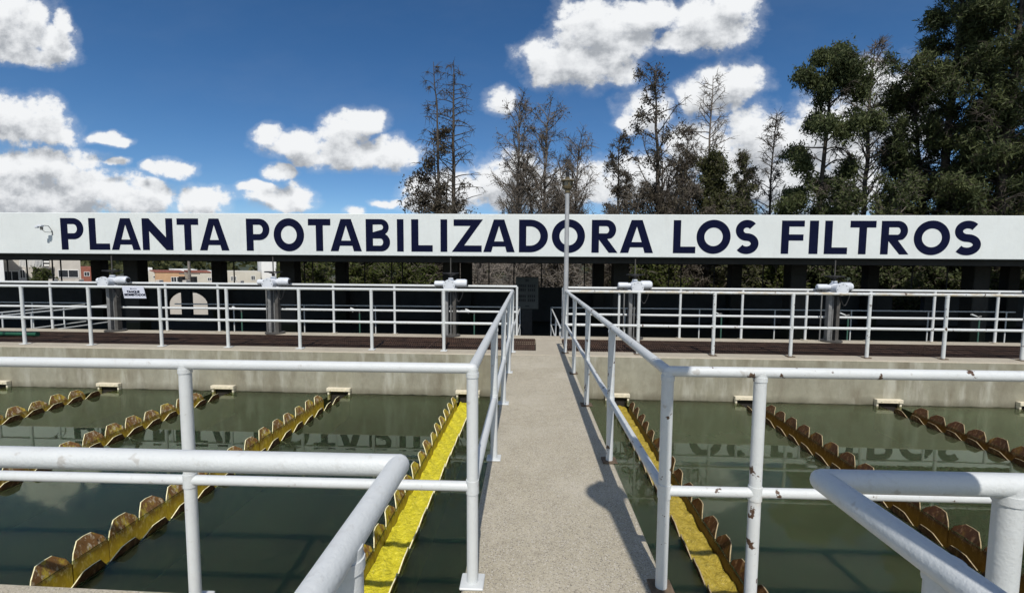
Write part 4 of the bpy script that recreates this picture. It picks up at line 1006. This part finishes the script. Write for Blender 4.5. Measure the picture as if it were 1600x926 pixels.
# cloud field as a node group of (u, v): soft blobs, broken up by fractal noise
gr = bpy.data.node_groups.new('cloud_field', 'ShaderNodeTree')
gr.interface.new_socket('Vector', in_out='INPUT', socket_type='NodeSocketVector'); gr.interface.new_socket('Density', in_out='OUTPUT', socket_type='NodeSocketFloat'); gr.interface.new_socket('Soft', in_out='OUTPUT', socket_type='NodeSocketFloat')
gi = gr.nodes.new('NodeGroupInput'); go = gr.nodes.new('NodeGroupOutput')
wn = gr.nodes.new('ShaderNodeTexNoise'); wn.inputs['Scale'].default_value = 11; wn.inputs['Detail'].default_value = 3; gr.links.new(gi.outputs[0], wn.inputs['Vector'])
vs_ = gr.nodes.new('ShaderNodeVectorMath'); vs_.operation = 'MULTIPLY_ADD'; gr.links.new(wn.outputs['Color'], vs_.inputs[0]); vs_.inputs[1].default_value = (.055, .045, 0); gr.links.new(gi.outputs[0], vs_.inputs[2])
prev = None
for (px, py, rx, ry) in BL:
    u, v = uv(px, py); a = rx/F*1.10; b_ = ry/F*1.10
    s1 = gr.nodes.new('ShaderNodeVectorMath'); s1.operation = 'SUBTRACT'; gr.links.new(vs_.outputs[0], s1.inputs[0]); s1.inputs[1].default_value = (u+.0275, v+.0225, 0)
    s2 = gr.nodes.new('ShaderNodeVectorMath'); s2.operation = 'MULTIPLY'; gr.links.new(s1.outputs[0], s2.inputs[0]); s2.inputs[1].default_value = (1/a, 1/b_, 0)
    s3 = gr.nodes.new('ShaderNodeVectorMath'); s3.operation = 'DOT_PRODUCT'; gr.links.new(s2.outputs[0], s3.inputs[0]); gr.links.new(s2.outputs[0], s3.inputs[1])
    if prev is None: prev = s3.outputs['Value']
    else:
        mm = gr.nodes.new('ShaderNodeMath'); mm.operation = 'SMOOTH_MIN'; mm.inputs[2].default_value = .18; gr.links.new(prev, mm.inputs[0]); gr.links.new(s3.outputs['Value'], mm.inputs[1]); prev = mm.outputs[0]
fn = gr.nodes.new('ShaderNodeTexNoise'); fn.inputs['Scale'].default_value = 17; fn.inputs['Detail'].default_value = 5; fn.inputs['Roughness'].default_value = .62
fm = gr.nodes.new('ShaderNodeMapping'); fm.inputs['Scale'].default_value = (1, 1.25, 1); gr.links.new(gi.outputs[0], fm.inputs['Vector']); gr.links.new(fm.outputs[0], fn.inputs['Vector'])
a1 = gr.nodes.new('ShaderNodeMath'); a1.operation = 'MULTIPLY_ADD'; gr.links.new(fn.outputs['Fac'], a1.inputs[0]); a1.inputs[1].default_value = 2.7; a1.inputs[2].default_value = -1.02
f2 = gr.nodes.new('ShaderNodeTexNoise'); f2.inputs['Scale'].default_value = 48; f2.inputs['Detail'].default_value = 5; f2.inputs['Roughness'].default_value = .6; gr.links.new(gi.outputs[0], f2.inputs['Vector'])
a3 = gr.nodes.new('ShaderNodeMath'); a3.operation = 'MULTIPLY_ADD'; gr.links.new(f2.outputs['Fac'], a3.inputs[0]); a3.inputs[1].default_value = .85; gr.links.new(a1.outputs[0], a3.inputs[2]); asoft = a1; a1 = a3
sc_ = gr.nodes.new('ShaderNodeMath'); sc_.operation = 'MULTIPLY_ADD'; sc_.inputs[1].default_value = 1.45; sc_.inputs[2].default_value = -.42; gr.links.new(prev, sc_.inputs[0]); prev = sc_.outputs[0]
a2 = gr.nodes.new('ShaderNodeMath'); a2.operation = 'SUBTRACT'; gr.links.new(a1.outputs[0], a2.inputs[0]); gr.links.new(prev, a2.inputs[1]); gr.links.new(a2.outputs[0], go.inputs[0])
a4 = gr.nodes.new('ShaderNodeMath'); a4.operation = 'SUBTRACT'; gr.links.new(asoft.outputs[0], a4.inputs[0]); gr.links.new(prev, a4.inputs[1])
a5 = gr.nodes.new('ShaderNodeMath'); a5.operation = 'ADD'; a5.inputs[1].default_value = .42; gr.links.new(a4.outputs[0], a5.inputs[0]); gr.links.new(a5.outputs[0], go.inputs[1])
def field(vec):
    n = nt.nodes.new('ShaderNodeGroup'); n.node_tree = gr; L(nt, vec, n.inputs[0]); return n
def shift(dx, dy):
    n = nt.nodes.new('ShaderNodeVectorMath'); n.operation = 'ADD'; L(nt, cmb.outputs[0], n.inputs[0]); n.inputs[1].default_value = (dx, dy, 0); return n.outputs[0]
def smooth(v, a, b_):
    n = nt.nodes.new('ShaderNodeMapRange'); n.interpolation_type = 'SMOOTHSTEP'; n.inputs['From Min'].default_value = a; n.inputs['From Max'].default_value = b_; L(nt, v, n.inputs['Value']); return n.outputs['Result']
f0 = field(cmb.outputs[0]); d0 = f0.outputs[0]; d1 = field(shift(.004, .040)).outputs[1]
alpha = math_('MAXIMUM', smooth(d0, -.10, .70), math_('MULTIPLY', smooth(f0.outputs[1], -.75, .75), .30))
# thickness towards the sun darkens the base
shade = math_('ADD', math_('MULTIPLY', smooth(d1, -.1, 1.75), .80), math_('MULTIPLY', smooth(math_('SUBTRACT', d1, f0.outputs[1]), -.7, .9), .28))
tn = nt.nodes.new('ShaderNodeTexNoise'); tn.inputs['Scale'].default_value = 34; tn.inputs['Detail'].default_value = 5; tn.inputs['Roughness'].default_value = .6; L(nt, cmb.outputs[0], tn.inputs['Vector'])
shade = math_('ADD', shade, math_('MULTIPLY', math_('SUBTRACT', tn.outputs['Fac'], .5), .42))
cc = ramp(nt, shade, [(.10, (9.0, 9.15, 9.3)), (.45, (7.3, 7.5, 7.75)), (.95, (3.9, 4.15, 4.5))])
front = smooth(sep.outputs[1], .03, .12)
# thin cirrus veil
cn = nt.nodes.new('ShaderNodeTexNoise'); cn.inputs['Scale'].default_value = 1.6; cn.inputs['Detail'].default_value = 7; cn.inputs['Roughness'].default_value = .6
cmap = nt.nodes.new('ShaderNodeMapping'); cmap.inputs['Scale'].default_value = (1, 2.6, 1); cmap.inputs['Rotation'].default_value = (0, 0, -.5); L(nt, cmb.outputs[0], cmap.inputs['Vector']); L(nt, cmap.outputs[0], cn.inputs['Vector'])
veil = math_('MULTIPLY', smooth(cn.outputs['Fac'], .40, .85), .08)
hs = nt.nodes.new('ShaderNodeHueSaturation'); hs.inputs['Saturation'].default_value = 1.22; hs.inputs['Value'].default_value = .99; L(nt, sky.outputs[0], hs.inputs['Color'])
c1 = mix(nt, math_('MULTIPLY', veil, front), hs.outputs[0], (4.5, 5.0, 5.6))
c2 = mix(nt, math_('MULTIPLY', alpha, front), c1, cc)
# scattered cumulus added over the unseen sky behind, whitening the fill light
bn_ = nt.nodes.new('ShaderNodeTexNoise'); bn_.inputs['Scale'].default_value = 2.6; bn_.inputs['Detail'].default_value = 6; bn_.inputs['Roughness'].default_value = .55; L(nt, tc.outputs['Generated'], bn_.inputs['Vector'])
back = math_('MULTIPLY', math_('MULTIPLY', smooth(bn_.outputs['Fac'], .46, .60), math_('SUBTRACT', 1.0, smooth(sep.outputs[1], -.02, .10))), smooth(sep.outputs[2], .0, .08))
c2 = mix(nt, back, c2, (7.4, 7.6, 7.8))
L(nt, c2, bg.inputs['Color']); L(nt, bg.outputs[0], out.inputs['Surface'])

SC.view_settings.view_transform = 'Standard'; SC.view_settings.look = 'None'; SC.view_settings.exposure = 0; SC.view_settings.gamma = 1
SC.render.engine = 'CYCLES'
SC.cycles.max_bounces = 6; SC.cycles.transparent_max_bounces = 8; SC.cycles.use_denoising = True
